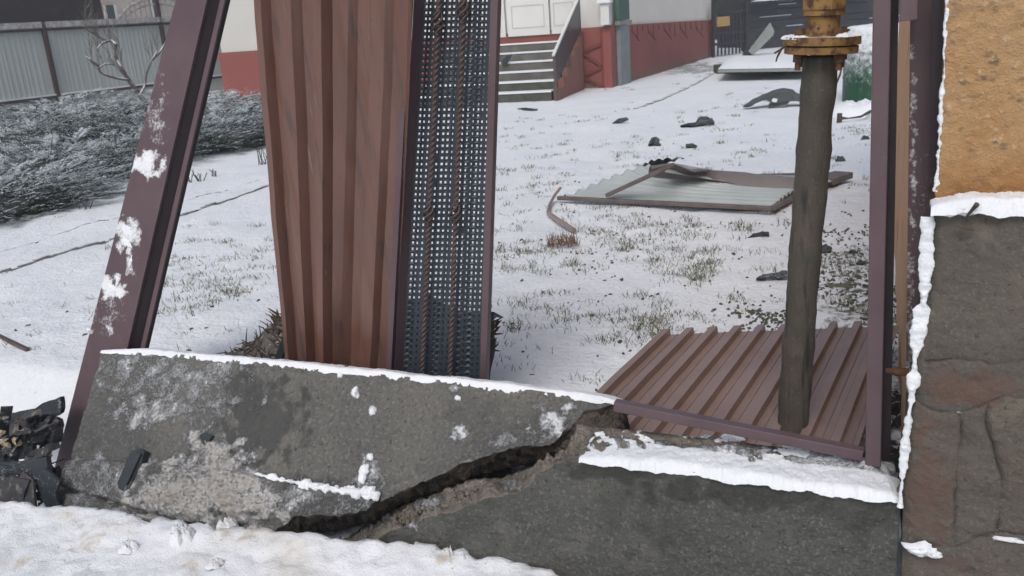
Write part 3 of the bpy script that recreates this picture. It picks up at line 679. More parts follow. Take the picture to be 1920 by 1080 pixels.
# ================================================================ orange building at the right
bl = thing('orange_building', 'orange stucco building corner on a dark stone plinth with a snowy ledge', 'building', W(.9, 0, -.3))
pxl = [(1748, 372), (1745, 400), (1743, 480), (1738, 560), (1724, 650), (1716, 740), (1703, 830), (1694, 930), (1691, 1010), (1690, 1080), (1688, 1250)]
Lp = [hp(x, y, -.03) for x, y in pxl]; ztop = hp(1830, 388, -.03).z
Lp[0].z = ztop
def to_sz(px): return [(st(hp(x, y, -.04))[0], hp(x, y, -.04).z) for x, y in px]
joints = [to_sz(q) for q in ([(1735, 681), (1790, 676), (1860, 684), (2000, 668)], [(1712, 752), (1755, 772), (1800, 778), (1850, 760), (1880, 744), (2000, 752)], [(1850, 760), (1842, 792), (1866, 835), (1880, 900), (1868, 1000)], [(1797, 778), (1799, 850), (1793, 940), (1790, 1022)], [(1695, 1018), (1740, 1034), (1790, 1030), (1850, 1010), (1890, 1004), (2000, 1020)], [(1925, 560), (2000, 540)])]
def seg_d(s, z):
    b = 9
    for J in joints:
        for (a, c), (d, e) in zip(J, J[1:]):
            L = (d-a)**2+(e-c)**2; k = max(0, min(1, ((s-a)*(d-a)+(z-c)*(e-c))/L)); b = min(b, math.hypot(s-a-k*(d-a), z-c-k*(e-c)))
    return b
def jdist(p):
    s, t = st(p); w_ = .010*fb(p, 2, 9); return seg_d(s+w_, p.z+.010*fb(p, 7, 9))
def stf(u, v):   # u across, v down
    l = poly_at(Lp, v); s0, _ = st(l); s = s0+(1.35-s0)*u; z = l.z+(lerp(0, ztop-Lp[0].z, 1-v))
    p = W(s, -.03, l.z); e = min(1, u*14)
    jd = jdist(p); r = W(s, -.03, l.z)+N*(.006*max(0, 1-jd/.006)+.004*max(0, 1-jd/.03)**2)*(.4+.9*max(0, .4+fb(p, 6, 5)))-N*(.011*fb(p, 2, 3)+.005*fb(p, 4, 12)+.003*fb(p, 6, 40))+N*.02*(1-e)**2
    return r
mb = MB(); mb.grid(stf, 170, 300)
mb.grid(lambda u, v: poly_at(Lp, v)+N*(.02+.35*u)+U*.012*(fb(poly_at(Lp, v), 4, 9)*u*(1-u)*4), 14, 160)
mb.grid(lambda u, v: W(st(Lp[0])[0]+(1.35-st(Lp[0])[0])*u, -.03+.35*v, ztop-.002), 20, 4)
mb.build('stone_plinth', M['stone'], bl, smooth=True, attrs={'damp': lambda v: max(0, 1.0-jdist(v)/.0045)*(.35+.9*max(0, .3+fb(v, 6, 5))) if st(v)[1] < .02 else 0, 'dirt': blobs([(1800, 725, 110, 36, .75), (1745, 900, 46, 120, .75), (1900, 880, 30, 60, .4), (1780, 1060, 60, 20, .5)]), 'frost': blobs([(1728, 1030, 22, 14, 1.0), (1885, 1010, 28, 4, .9), (1798, 774, 6, 3, .9)])})
ox = st(hp(1757, 345, .03))[0]; ox2 = st(hp(1766, 0, .03))[0]
def orf(u, v):
    z = ztop-.01+v*1.5; s = lerp(ox, ox2, v*1.2)+.004*fb((0, 0, z), 3, 30)*(1 if u < .02 else 0); s = s+(1.5-s)*u; p = W(s, .03, z)
    return p-N*(.004*fb(p, 3, 25)+.003*fb(p, 5, 60)+.006*fb(p, 9, 4))
mb = MB(); mb.grid(orf, 200, 240)
mb.grid(lambda u, v: W(lerp(ox, ox2, v*1.2), .03+.5*u, ztop-.01+v*1.5), 4, 6)
mb.build('stucco_wall', M['orange'], bl, smooth=True, attrs={'dirt': lambda v: max(0, .75-(v.z-ztop)*3.2)})
LA = [W(s, -.036, ztop) for s in (st(Lp[0])[0]-.002, .98, 1.1, 1.35)]; LB = [p+N*.075 for p in LA]
snow_strip('ledge_snow', LA, LB, bl, .024, 9, over=.012, edge_amp=.012, m=14)
# snow clinging down the plinth's left edge
def ribbon(pts, wfn, hfn, out, side, n=400, m=8):
    mb = MB()
    for i in range(n+1):
        c = poly_at(pts, i/n); w_ = wfn(c, i/n); h = hfn(c, i/n)
        for j in range(m+1):
            q = math.pi*j/m; v_ = c-side*math.cos(q)*w_; mb.v.append(v_+side*.003*fb(v_, 2, 60)+out*(math.sin(q)*h*(1+.5*fb(v_, 5, 70))-.004))
    for i in range(n):
        for j in range(m): mb.f.append((i*(m+1)+j, (i+1)*(m+1)+j, (i+1)*(m+1)+j+1, i*(m+1)+j+1)); mb.mi.append(0)
    return mb
rp = [poly_at(Lp, .02+.60*i/60)-U*.006+N*.004 for i in range(61)]
ribbon(rp, lambda c, f: max(.0015, .0095+.010*fb(c, 6, 7)+.006*fb(c, 3, 30)), lambda c, f: .007+.005*fb(c, 2, 25), -N, U).build('edge_snow', M['snow'], bl, smooth=True)
rp = [W(lerp(ox, ox2, z_/1.25), .03, ztop+z_) for z_ in [.02+.012*i for i in range(50)]]
ribbon(rp, lambda c, f: max(.001, .003+.004*fb(c, 6, 16)+.003*fb(c, 3, 60)), lambda c, f: .006, -N, U).build('corner_snow', M['snow'], bl, smooth=True)
mb = MB()
for i, (x, y, rx, ry, h) in enumerate([(1790, 392, 26, 10, .012), (1765, 396, 12, 8, .01), (1728, 1028, 22, 12, .018), (1745, 1035, 14, 8, .012), (1888, 1011, 24, 3, .008)]):
    c = hp(x, y, -.035); k = (c-EYE).length/F; lump(mb, c, -N, Z, rx*k, ry*k, h, seed=i*4.1+1, irr=.35); lump(mb, c+U*rx*k*.7-Z*ry*k*.5, -N, Z, rx*k*.5, ry*k*.6, h*.7, seed=i+7, irr=.4)
build_each(mb, 'snow_patch', M['snow'], bl, smooth=True)
mb = MB()
mb.tube([hp(1832, 383, -.06), hp(1824, 392, -.05), hp(1814, 404, -.045), hp(1808, 412, -.045)], [.006, .004, .003, .002], 6)
mb.tube([hp(1792, 424, -.045), hp(1808, 427, -.047), hp(1826, 432, -.045)], [.002, .004, .002], 6)
build_each(mb, 'twig_stub', M['twig'], bl)
# brown wall post between frame and building
cp_ = thing('wall_post', 'dark brown post flecked with snow, fixed to the building corner', 'post', W(.85, .2, .1))
mb = MB(); PT2 = .20
pa, pb_ = hp(1716, 850, PT2), hp(1727, -60, PT2)
e0 = hp(1697, 860, PT2); e1_ = hp(1708, -60, PT2)
wd0 = .082
def cpf(u, v): return e0.lerp(e1_, u)+U*(wd0*v)
mb.grid(lambda u, v: cpf(u, v), 260, 22); mb.grid(lambda u, v: cpf(u, 0)+N*.06*v, 4, 1); mb.grid(lambda u, v: cpf(u, 1)+N*.06*v, 4, 1)
mb.build('post_body', M['brown_dusty'], cp_, attrs={'frost': blobs([(1714-i*.6, 90+i*52, 9, 30, .62) for i in range(15)]+[(1735, 500, 22, 300, .36), (1708, 600, 12, 240, .62)])})
mb = MB(); c0 = hp(1704, -40, .12); c1 = hp(1704, 38, .12); mb.bar(c0, c1, .036, .05, U); mb.build('bracket', M['brown'], cp_, bevel=.002)
mb = MB(); mb.bar(hp(1752, 330, .09)+N*0, hp(1760, -60, .09), .022, .02, U); mb.build('corner_strip', M['brown_dark_shade'], cp_)
# side wall going back
mb = MB(); s1, s2 = W(.853, .62), W(.760, 5.6)
mb.grid(lambda u, v: s1.lerp(s2, u)+Z*(-.1+3.2*v)+U*.006*fb(s1.lerp(s2, u)+Z*v, 3, 3), 60, 30); 
mb.grid(lambda u, v: s2+U*.3*u+Z*(-.1+3.2*v), 2, 2)
o = single(mb, 'side_wall', M['orange2'], 'thin strip of orange side wall running back behind the frame upright', 'wall', smooth=True)
mb = MB()
for i in range(46):
    t = rnd(.35, 1.2); s = rnd(.74, .86) if i < 36 else rnd(.72, .80); p = W(s, t, rnd(-.02, .03)); lump(mb, p, Z, N, rnd(.015, .04), rnd(.01, .03), rnd(.01, .035), seed=i*2.1, nr=4, ns=9, irr=.8)
tag(mb.build('rubble', M['soil'], smooth=False), 'dark stones and soil poking through snow between frame and side wall', 'rubble', kind='stuff')
# ================================================================ heap of frozen earth and roots behind the slab
hpn = thing('earth_heap', 'heap of frozen earth and roots behind the fallen slab and bent sheet', 'earth heap', W(-1.2, .9, 0))
def heapf(u, v):
    s = -2.15+.95*u; t = .62+.55*v; e = math.sin(math.pi*min(1, max(0, v)))**.8
    h = .36*max(0, min(1, (s+2.12)/.60))**.9*max(0, min(1, (-1.28-s)/.25))**.6*e
    p = W(s, t, 0); return p+Z*(h*(1+.25*fb(p, 3, 9))+.02*fb(p, 1, 20)*(h > .01)-.04)
mb = MB(); mb.grid(heapf, 120, 50)
M['heap'] = mat('frozen_earth', (.085, .075, .07), (.17, .16, .155), .95, 18, spk=(40, .6, .72, (.4, .41, .43)), bump=.02, bsc=25, up=(.93, 1.1, .5, 10), fcol=(.7, .72, .75))
mb.build('earth', M['heap'], hpn, smooth=True)
mb = MB()
for i in range(330):
    u, v = rnd(.05, .95), rnd(.05, .8); p = heapf(u, v); d = (Vector((rnd(-1, 1), rnd(-1, .4), rnd(0, 1))).normalized()); L = rnd(.02, .08)
    mb.tube([p, p+d*L*.5+Z*.005, p+d*L+Vector((rnd(-1, 1), rnd(-1, 1), rnd(-1, 1)))*.012], [.004, .003, .0015], 5)
for i in range(40):   # roots sticking up beside the sheet
    p = tplane(rnd(515, 545), rnd(590, 655), .62, 0); d = Vector((rnd(-1, .3), rnd(-.3, .3), rnd(-.2, 1))).normalized(); L = rnd(.02, .06)
    mb.tube([p, p+d*L*.6, p+d*L], [.006, .004, .0015], 5)
for i in range(30):
    p = tplane(rnd(905, 925), rnd(600, 668), .75, 0); d = Vector((rnd(.2, 1), rnd(-.3, .3), rnd(-.2, .9))).normalized(); L = rnd(.02, .055)
    mb.tube([p, p+d*L*.6, p+d*L], [.005, .004, .0015], 5)
tag(mb.build('roots', M['twig'], hpn), kind='stuff')
# dark stuff standing behind the perforated sheet (wood and car parts, seen only through the holes)
mb = MB()
def backf(u, v):
    s = lerp(-1.46, -.70, u); z = lerp(-.1, .37-.06*u, v); p = W(s, .86+.12*v, z); return p+N*.05*fb(p, 6, 5)+Z*.04*fb((s, 0, 0), 4, 7)*v
mb.grid(backf, 40, 24); mb.grid(lambda u, v: backf(u, 1)+N*.10*v-Z*.06*v, 40, 4)
single(mb, 'torn_panel', M['plastic_wet'], 'dark torn panel propped behind the lower half of the perforated gate leaf', 'debris')
mb = MB(); mb.bar(tplane(512, 700, .60, 0), tplane(540, 630, .60, 0), .03, .02, U); single(mb, 'dark_strip', M['plastic'], 'narrow dark strip leaning between the earth heap and the bent sheet', 'debris')
# ================================================================ debris on the lawn
def shard(name, label, cat, px, P=None, n=None, z=0.03, th=.02, m='plastic', jit=.01, nzv=.02, frost=None, group=None, dens=3):
    if P is None: pts = [G(x, y, z) for x, y in px]; off = Vector((0, 0, -th))
    else: pts = [hit(x, y, P, n) for x, y in px]; off = n*th
    pts = densify(pts, dens, jit*.4); mb = MB(); solid_poly(mb, pts, off, nz_=nzv, seed=len(label))
    return single(mb, name, M[m], label, cat, group, attrs={'frost': frost or (lambda v: .22)})
GD = 'dark debris pieces scattered on the snow'
def stand(name, label, px, base, th=.05, m='plastic', jit=.01, cat='debris', grp=GD, **k):
    P, n = face(*base); n2 = (n-Z*.45).normalized(); return shard(name, label, cat, px, P, n2, th=th, m=m, jit=jit, group=grp, **k)
stand('plastic_fragment', 'long thin black splinter near the foot of the white house steps', [(970, 203), (985, 202), (1008, 204), (1007, 207), (985, 206)], (988, 207))
stand('plastic_fragment', 'small pointed black fragment in front of the downpipe of the house', [(1148, 231), (1160, 222), (1175, 220), (1178, 223), (1170, 227), (1155, 231)], (1163, 232))
stand('plastic_fragment', 'wide flat black fragment with a raised middle on the middle lawn', [(1275, 235), (1290, 231), (1303, 230), (1312, 219), (1322, 218), (1335, 222), (1339, 228), (1330, 234), (1315, 234), (1298, 236), (1285, 233)], (1310, 237), th=.12)
stand('plastic_fragment', 'chunky little black fragment with spikes, left of the middle lawn', [(1216, 271), (1222, 258), (1230, 256), (1237, 260), (1236, 268), (1240, 271), (1230, 271), (1222, 268)], (1228, 273), th=.12)
stand('plastic_fragment', 'short flat black fragment right of the spiked chunk', [(1285, 274), (1287, 270), (1298, 269), (1307, 273), (1300, 276), (1288, 276)], (1296, 277), th=.08)
stand('plastic_fragment', 'curved black fragment below the bent pale panel', [(1398, 446), (1412, 438), (1430, 434), (1442, 434), (1441, 440), (1428, 443), (1410, 446)], (1420, 448), th=.05)
stand('plastic_fragment', 'grey crooked fragment lying left of the gas pipe', [(1418, 522), (1430, 514), (1452, 511), (1475, 506), (1478, 518), (1460, 522), (1445, 519), (1430, 523)], (1450, 524), th=.05, frost=lambda v: .45)
stand('plastic_fragment', 'black fragment just right of the gas pipe', [(1533, 475), (1535, 462), (1550, 458), (1562, 465), (1556, 471), (1545, 474)], (1548, 476), th=.06)
# more bits in the dark patch near the frame
for i, (x, y) in enumerate([(1615, 495), (1600, 475), (1622, 540), (1575, 300), (1622, 262)]):
    stand('plastic_fragment', ['small dark bit beside the frame upright, level with the pipe fragment', 'dark twisted bit between pipe and frame upright', 'lowest dark bit beside the frame upright', 'tiny dark bit right of the pipe, above the bent panel', 'dark bit close to the frame upright, below the snow mound'][i],
          [(x-9, y), (x-4, y-8), (x+6, y-7), (x+10, y-1), (x+2, y+2)], (x, y+3), th=.04)
# arched wing panel (car wheel arch liner)
P_, n_f = face(1430, 203)
mb = MB(); ol = [(1393, 201), (1412, 189), (1430, 180), (1448, 172), (1470, 167), (1488, 170), (1494, 177), (1508, 180), (1522, 187), (1522, 198), (1506, 192), (1492, 189), (1482, 190), (1476, 196), (1474, 201), (1440, 201), (1446, 193), (1438, 188), (1428, 189), (1415, 195), (1404, 201)]
extrude_poly(mb, densify([hit(x, y, P_, (n_f-Z*.3).normalized()) for x, y in ol], 2, .006), n_f*.22)
wp = thing('car_wing_liner', 'large arched black car liner lying on the snow left of the gas pipe', 'car part', P_)
mb.build('liner', M['plastic'], wp, attrs={'frost': lambda v: .25})
mb = MB(); solid_poly(mb, [hit(x, y, P_-n_f*.06, n_f) for x, y in ((1447, 188), (1450, 184), (1458, 186), (1456, 192), (1448, 191))], n_f*.01); mb.build('white_sticker', M['door'], wp)
# ---------------------------------------------------------------- bent pale corrugated panel on the lawn
bp_ = thing('bent_pale_panel', 'pale corrugated gate panel with brown frame, bent and lying on the lawn', 'metal panel', G(1250, 385))
k0, k1, k2, k3 = G(1058, 371, .05), G(1448, 388, .05), G(1497, 360, .06), G(1216, 305, .30)
def pale(u, v, o=0):
    # u along the long side, v towards the back; the back left corner is curled up
    lo_ = k0.lerp(k1, u); hi_ = poly_at([k3, G(1235, 322, .24), G(1300, 338, .16), G(1400, 350, .10), G(1497, 358, .07)], u)
    p = lo_.lerp(hi_, v); return p+Z*(.012*math.sin(v*math.pi*14)+.02*math.sin(v*math.pi)+.01*fb(p, 3, 1.5))
mb = MB(); mb.grid(pale, 50, 120); o_ = mb.build('corrugated_skin', M['galv'], bp_, smooth=True); s_ = o_.modifiers.new('t', 'SOLIDIFY'); s_.thickness = .003; s_.offset = -1
mb = MB(); bk = lambda u, v: poly_at([G(1262, 306, .30), G(1330, 318, .2), G(1400, 327, .10), G(1500, 330, .05), G(1580, 327, .05)], u).lerp(poly_at([G(1245, 322, .28), G(1340, 338, .16), G(1420, 350, .09), G(1510, 350, .05), G(1560, 340, .05)], u), v)+Z*.008*math.sin(v*math.pi*6)
mb.grid(bk, 40, 40); mb.build('rear_skin', M['galv'], bp_, smooth=True)
mb = MB()
def fold(u, v):
    a = poly_at([G(1222, 318, .30), G(1262, 305, .34), G(1300, 318, .28), G(1350, 325, .18), G(1420, 330, .14), G(1500, 336, .12)], u)
    b = poly_at([G(1215, 333, .22), G(1270, 335, .20), G(1330, 342, .14), G(1400, 350, .10), G(1450, 355, .08), G(1500, 357, .07)], u)
    p = a.lerp(b, v); return p+Z*(.05*math.sin(v*math.pi))+Z*.02*fb(p, 2, 2.5)
mb.grid(fold, 60, 14); M['foldm'] = mat('folded_sheet_brown', (.13, .115, .118), (.19, .175, .17), .3, 2, bump=.001)
mb.build('folded_strip', M['foldm'], bp_, smooth=True)
M['foldd'] = mat('panel_frame', (.105, .078, .074), (.15, .125, .12), .5, 8)
mb = MB()
for a, b in (((1046, 371), (1448, 391)), ((1448, 391), (1500, 361))): mb.bar(G(*a, .05), G(*b, .05), .04, .03, None)
mb.bar(G(1138, 366, .09), G(1262, 309, .36), .045, .03); mb.bar(G(1545, 340, .04), G(1582, 327, .04), .16, .05); mb.bar(G(1420, 331, .04), G(1582, 327, .05), .04, .04)
build_each(mb, 'brown_frame', M['foldd'], bp_, bevel=.004)
mb = MB(); ed = poly_at
def curl(u, v):
    p = poly_at([G(1196, 331, .16), G(1205, 312, .26), G(1222, 303, .31), G(1250, 300, .33), G(1280, 299, .33)], u)
    return p+Z*(.018*abs(math.sin(u*math.pi*7)))-Z*(.20*(1-u)*v)+Vector((.05, .1, 0))*v*.5
mb.grid(curl, 60, 6); mb.build('curled_edge', M['black'], bp_, smooth=True)
# bent strap
mb = MB(); sp_ = [G(1052, 351, .12), G(1040, 366, .06), G(1030, 385, .03), G(1028, 398, .03)]
mb.tube([poly_at(sp_, i/10) for i in range(11)], .016, 4); sp_ = [G(1028, 400, .03), G(1050, 415, .03), G(1077, 432, .03)]
mb.tube([poly_at(sp_, i/8) for i in range(9)], .018, 4)
single(mb, 'bent_metal_strip', M['lying'], 'kinked grey brown metal strip left of the bent pale panel', 'metal strip')
# thin rod at the far left on snow
mb = MB(); mb.bar(G(-40, 612, .02), G(52, 656, .02), .018, .018); single(mb, 'metal_rod', M['iron'], 'short brown metal rod lying on the snow at the left edge', 'rod')
# ---------------------------------------------------------------- wreckage at the lower left
WG = 'car wreckage beside the leaning post'
def wk(label, px, t, k=.5, th=.02, m='plastic', jit=.006, name='wreck_panel', nzv=.015, **kw):
    n2 = (N-Z*k).normalized(); P = W(-2.2, max(-.16, t-.24), -.1); return shard(name, label, 'car wreckage', px, P, n2, th=th, m=m, jit=jit, nzv=nzv*.6, group=WG, frost=lambda v: .34, **kw)
wk('long dark torn strip forming the top edge of the wreckage', [(-40, 790), (20, 775), (70, 765), (80, 755), (112, 745), (112, 775), (85, 790), (60, 788), (20, 805), (-40, 815)], .42, .3)
wk('dark brown jagged plate under the torn top strip', [(-40, 805), (20, 795), (50, 775), (110, 785), (112, 800), (60, 805), (25, 812), (-10, 825), (-40, 830)], .36, .5, m='plastic_wet')
wk('grey scuffed plate with snow, left of the leaning post', [(25, 805), (60, 785), (108, 782), (104, 812), (60, 815), (48, 822)], .30, .9, m='plastic_wet')
wk('grey brown plate against the lower part of the leaning post', [(50, 825), (75, 805), (108, 808), (100, 840), (85, 840), (60, 832)], .27, .7, m='plastic_wet')
wk('dark blue ribbed plate across the middle of the wreckage', [(-40, 850), (30, 832), (60, 828), (62, 855), (30, 862), (-40, 880)], .22, .5)
wk('small grey plate touching the post in the wreckage', [(62, 842), (92, 838), (90, 855), (64, 858)], .20, .6, m='plastic_wet')
wk('black band low in the wreckage above the snow lumps', [(-40, 872), (30, 865), (85, 858), (88, 900), (50, 890), (-40, 895)], .14, .3)
wk('brown curved plate at the foot of the wreckage', [(-40, 900), (20, 895), (55, 900), (40, 960), (-40, 960)], .10, .3, m='plastic_wet')
wk('black jagged plate at the foot of the leaning post', [(60, 885), (84, 878), (112, 902), (104, 925), (110, 965), (78, 948)], .13, .2, th=.01, nzv=.004, jit=.003)
wk('dark splinter standing behind the curved snow lump', [(38, 965), (30, 905), (44, 884), (62, 900), (66, 965)], .11, .5, th=.01, m='plastic_wet', nzv=.004, jit=.003)
wk('thin black brace crossing the upper wreckage', [(-30, 845), (15, 818), (28, 808), (32, 812), (18, 824), (-28, 852)], .24, .4)
for i, (x, y, rx, ry, t, lb) in enumerate([(52, 915, 20, 28, .03, 'curved snow lump at the foot of the leaning post'), (4, 893, 12, 11, .05, 'small round snow lump at the left edge')]):
    mb = MB(); c = hp(x, y, t); k = (c-EYE).length/F
    for j in range(5): lump(mb, c+U*rnd(-.3, .3)*rx*k+Z*rnd(-.5, .5)*ry*k, (-N+Z*.5).normalized(), Z, rx*k*.7, ry*k*.6, .03, seed=j*3+i*9, irr=.5)
    single(mb, 'snow_lump', M['snow_dirty'], lb, 'snow lump', smooth=True)
for i, (x, y) in enumerate([(12, 830), (36, 828), (2, 812)]):
    c = tplane(x, y, .01, .5); mb = MB(); 
    for j in range(3): lump(mb, c+U*rnd(-.015, .015), (-N+Z).normalized(), Z, .022, .014, .018, seed=i*7+j*2, nr=4, ns=9, irr=.7)
    single(mb, 'foam_crumb', M['bits'], ['yellowish foam crumb on the wreckage, nearest the left edge', 'pale foam crumb on the wreckage, right of the yellowish one', 'topmost pale crumb on the wreckage'][i], 'foam crumb')
mb = MB(); 
for i in range(150):
    c = tplane(rnd(-40, 105), rnd(785, 945), .02, .45); d = Vector((rnd(-1, 1), rnd(-1, 1), rnd(-.4, 1))).normalized(); L = rnd(.02, .10); a = d.orthogonal()*rnd(.008, .035)
    mb.add([c, c+d*L, c+d*L+a, c+a], [(0, 1, 2, 3)])
tag(mb.build('shredded_litter', M['plastic_wet']), 'shredded dark scraps packed between the wreck plates', 'litter', kind='stuff')
# black piece lying on the slab, small chip, dirty lumps on the bank
P_ = sf(245, 880, .03); n2 = -fn_
mb = MB(); ol = [(220, 905), (228, 885), (238, 862), (247, 845), (262, 841), (272, 846), (266, 866), (252, 893), (240, 918), (232, 922), (222, 915)]
pts = [hit(x, y, P_, fn_) for x, y in ol]; solid_poly(mb, densify(pts, 2, .001), -fn_*.03, nz_=.004); 
mb2 = MB(); mb.bar(hit(235, 908, P_+fn_*.004, fn_), hit(262, 850, P_+fn_*.004, fn_), .022, .012, fn_.cross(Z))
single(mb, 'plastic_trim', M['plastic'], 'dark blue plastic trim piece lying on the fallen slab', 'car part', attrs={'frost': lambda v: .08})
mb = MB(); solid_poly(mb, [sf(x, y, .028) for x, y in ((264, 930), (272, 922), (279, 924), (276, 934), (268, 942))], -fn_*.01)
single(mb, 'brown_chip', M['twig'], 'tiny brown chip in the dirty snow on the slab', 'chip')
mb = MB(); solid_poly(mb, [sf(x, y, .012) for x, y in ((373, 816), (385, 810), (398, 816), (392, 826), (380, 832))], -fn_*.012)
single(mb, 'dark_flake', M['plastic'], 'dark flake stuck above the snow heap on the slab', 'chip', attrs={'frost': lambda v: .2})
for i, (x, y, r, h) in enumerate([(345, 1005, 22, .05), (238, 1020, 17, .022), (400, 1050, 16, .014), (195, 990, 10, .015), (840, 1042, 12, .04), (868, 1048, 8, .03), (428, 982, 22, .03)]):
    c = G(x, y+4, -.15); k = (c-EYE).length/F; mb = MB()
    for j in range(4): lump(mb, c+Vector((rnd(-.4, .4)*r*k, rnd(-.4, .4)*r*k, -.01)), Z, N, r*k*.75, r*k*.6, h, seed=i*5+j, irr=.3, nr=5, ns=14)
    single(mb, 'snow_clod', M['snow_dirty'], ['large brown stained snow clod on the street bank', 'flat beige snow clod left of the large brown one', 'low beige clod near the bottom edge', 'small clod at the back of the bank, left', 'snow clod touching the wall right of the crack', 'smallest clod beside the wall', 'pale clod under the slab lip'][i], 'snow clod', 'snow clods on the street bank', smooth=True)
# ================================================================ vegetation
# grass: uncountable
def grass():
    mb = MB(); cnt = 0; V = []; Fc = []
    cand = 0
    while cnt < 1150 and cand < 90000:
        cand += 1
        x, y = rnd(-20, 1700), rnd(150, 720); 
        y = 150+570*random.random()**.8
        p = G(x, y); 
        if st(p)[1] < .75: continue
        dns = bare_px(p); pr = dns*.95+.003+(.010 if x > 900 else .008 if (y > 420) else 0)
        if x < 480 and y < 470-.3*x+40: pr = .002
        q_ = fb(p, 5, 1.6)*.6+fb(p, 8, 6)*.6; pr *= max(.02, min(1.8, .25+q_*4))
        if x > 1470 and y > 380: pr *= .3
        if random.random() > pr*.55: continue
        g = gz(p.x, p.y); cnt += 1; nb = random.randint(5, 20); big = rnd(.5, 1.35)
        for k in range(nb):
            b = p+Vector((random.gauss(0, .035), random.gauss(0, .03), g-.005)); L = rnd(.018, .062)*big; d = Vector((rnd(-.8, .8), rnd(-.8, .8), 1)).normalized(); sd = Vector((rnd(-1, 1), rnd(-1, 1), 0)).normalized()*.0014*(1+p.y*.10)
            e = b+d*L*.55; tp = b+d*L+Vector((rnd(-1, 1), rnd(-1, 1), -.6))*L*.28; i0 = len(V)
            V += [b-sd, b+sd, e+sd*.8, e-sd*.8, tp]; Fc += [(i0, i0+1, i0+2, i0+3), (i0+3, i0+2, i0+4)]
    mb.v = V; mb.f = Fc; mb.mi = [0]*len(Fc); print('tufts', cnt)
    return tag(mb.build('grass', M['grass']), 'sparse winter grass blades poking through the snow', 'grass', kind='stuff')
grass()
mb = MB(); cnt = 0
while cnt < 1150:
    r_ = random.random()
    if r_ < .55: x, y = rnd(1490, 1700), rnd(400, 720)
    elif r_ < .70: x, y = random.gauss(1440, 60), random.gauss(590, 14)
    elif r_ < .92: x, y = random.gauss(1240, 190), random.gauss(430, 130)
    else: x, y = rnd(-10, 1650), rnd(260, 720)
    p = G(x, y)
    if st(p)[1] < .7 or y < 205 or (x < 500 and y < 420) or fb(p, 4, 3) < -.02: continue
    cnt += 1; lump(mb, p+Z*gz(p.x, p.y), (Z+Vector((rnd(-.4, .4), rnd(-.4, .4), 0))).normalized(), U, rnd(.006, .022), rnd(.004, .012), rnd(.003, .010), seed=cnt*.7, nr=2, ns=7, irr=.8)
M['litterm'] = mat('leaf_litter', (.060, .055, .050), (.11, .115, .085), .95, 20)
tag(mb.build('leaf_litter', M['litterm']), 'dark leaf litter and clods showing through the snow', 'litter', kind='stuff')
# reddish dry tuft
def tuft(name, label, px, n, r, L0, m, cat, group=None):
    c = G(*px); mb = MB()
    for i in range(n):
        b = c+Vector((rnd(-r, r), rnd(-r*.5, r*.5), 0)); d = Vector((rnd(-.5, .5), rnd(-.3, .3), 1)).normalized(); L = rnd(.5, 1)*L0
        mb.tube([b, b+d*L*.5, b+d*L], [.003, .0025, .001], 4)
    return single(mb, name, M[m], label, cat, group)
tuft('dry_tuft', 'reddish brown dry plant tuft below the kinked metal strip', (1056, 460), 90, .10, .09, 'straw', 'plant')
def stub(px, n, L0, label, sp=.05, th=.006):
    c = G(*px); mb = MB()
    for i in range(n):
        b = c+Vector((rnd(-sp, sp), rnd(-sp, sp), -.02)); d = Vector((rnd(-.6, .6), rnd(-.4, .4), 1)).normalized(); L = rnd(.5, 1)*L0
        p2 = b+d*L*.6; mb.tube([b, p2, b+d*L+Vector((rnd(-.02, .02), 0, 0))], [th, th*.8, th*.5], 6)
        if random.random() < .7: mb.tube([p2, p2+Vector((rnd(-.5, .5), 0, .7)).normalized()*L*.4], [th*.7, th*.4], 5)
    single(mb, 'pruned_rose', M['twig'], label, 'plant', 'pruned rose stubs in the bed')
stub((368, 340), 9, .17, 'low pruned rose stub just right of the leaning post', .06)
stub((403, 330), 5, .12, 'pair of thin rose stubs further right of the leaning post', .03)
stub((152, 395), 4, .15, 'pruned rose stub in front of the left juniper', .07)
stub((492, 308), 7, .28, 'pruned rose stub at the left edge of the bent sheet', .05)
stub((5, 320), 4, .5, 'twiggy rose stub at the far left edge before the junipers', .12, .005)
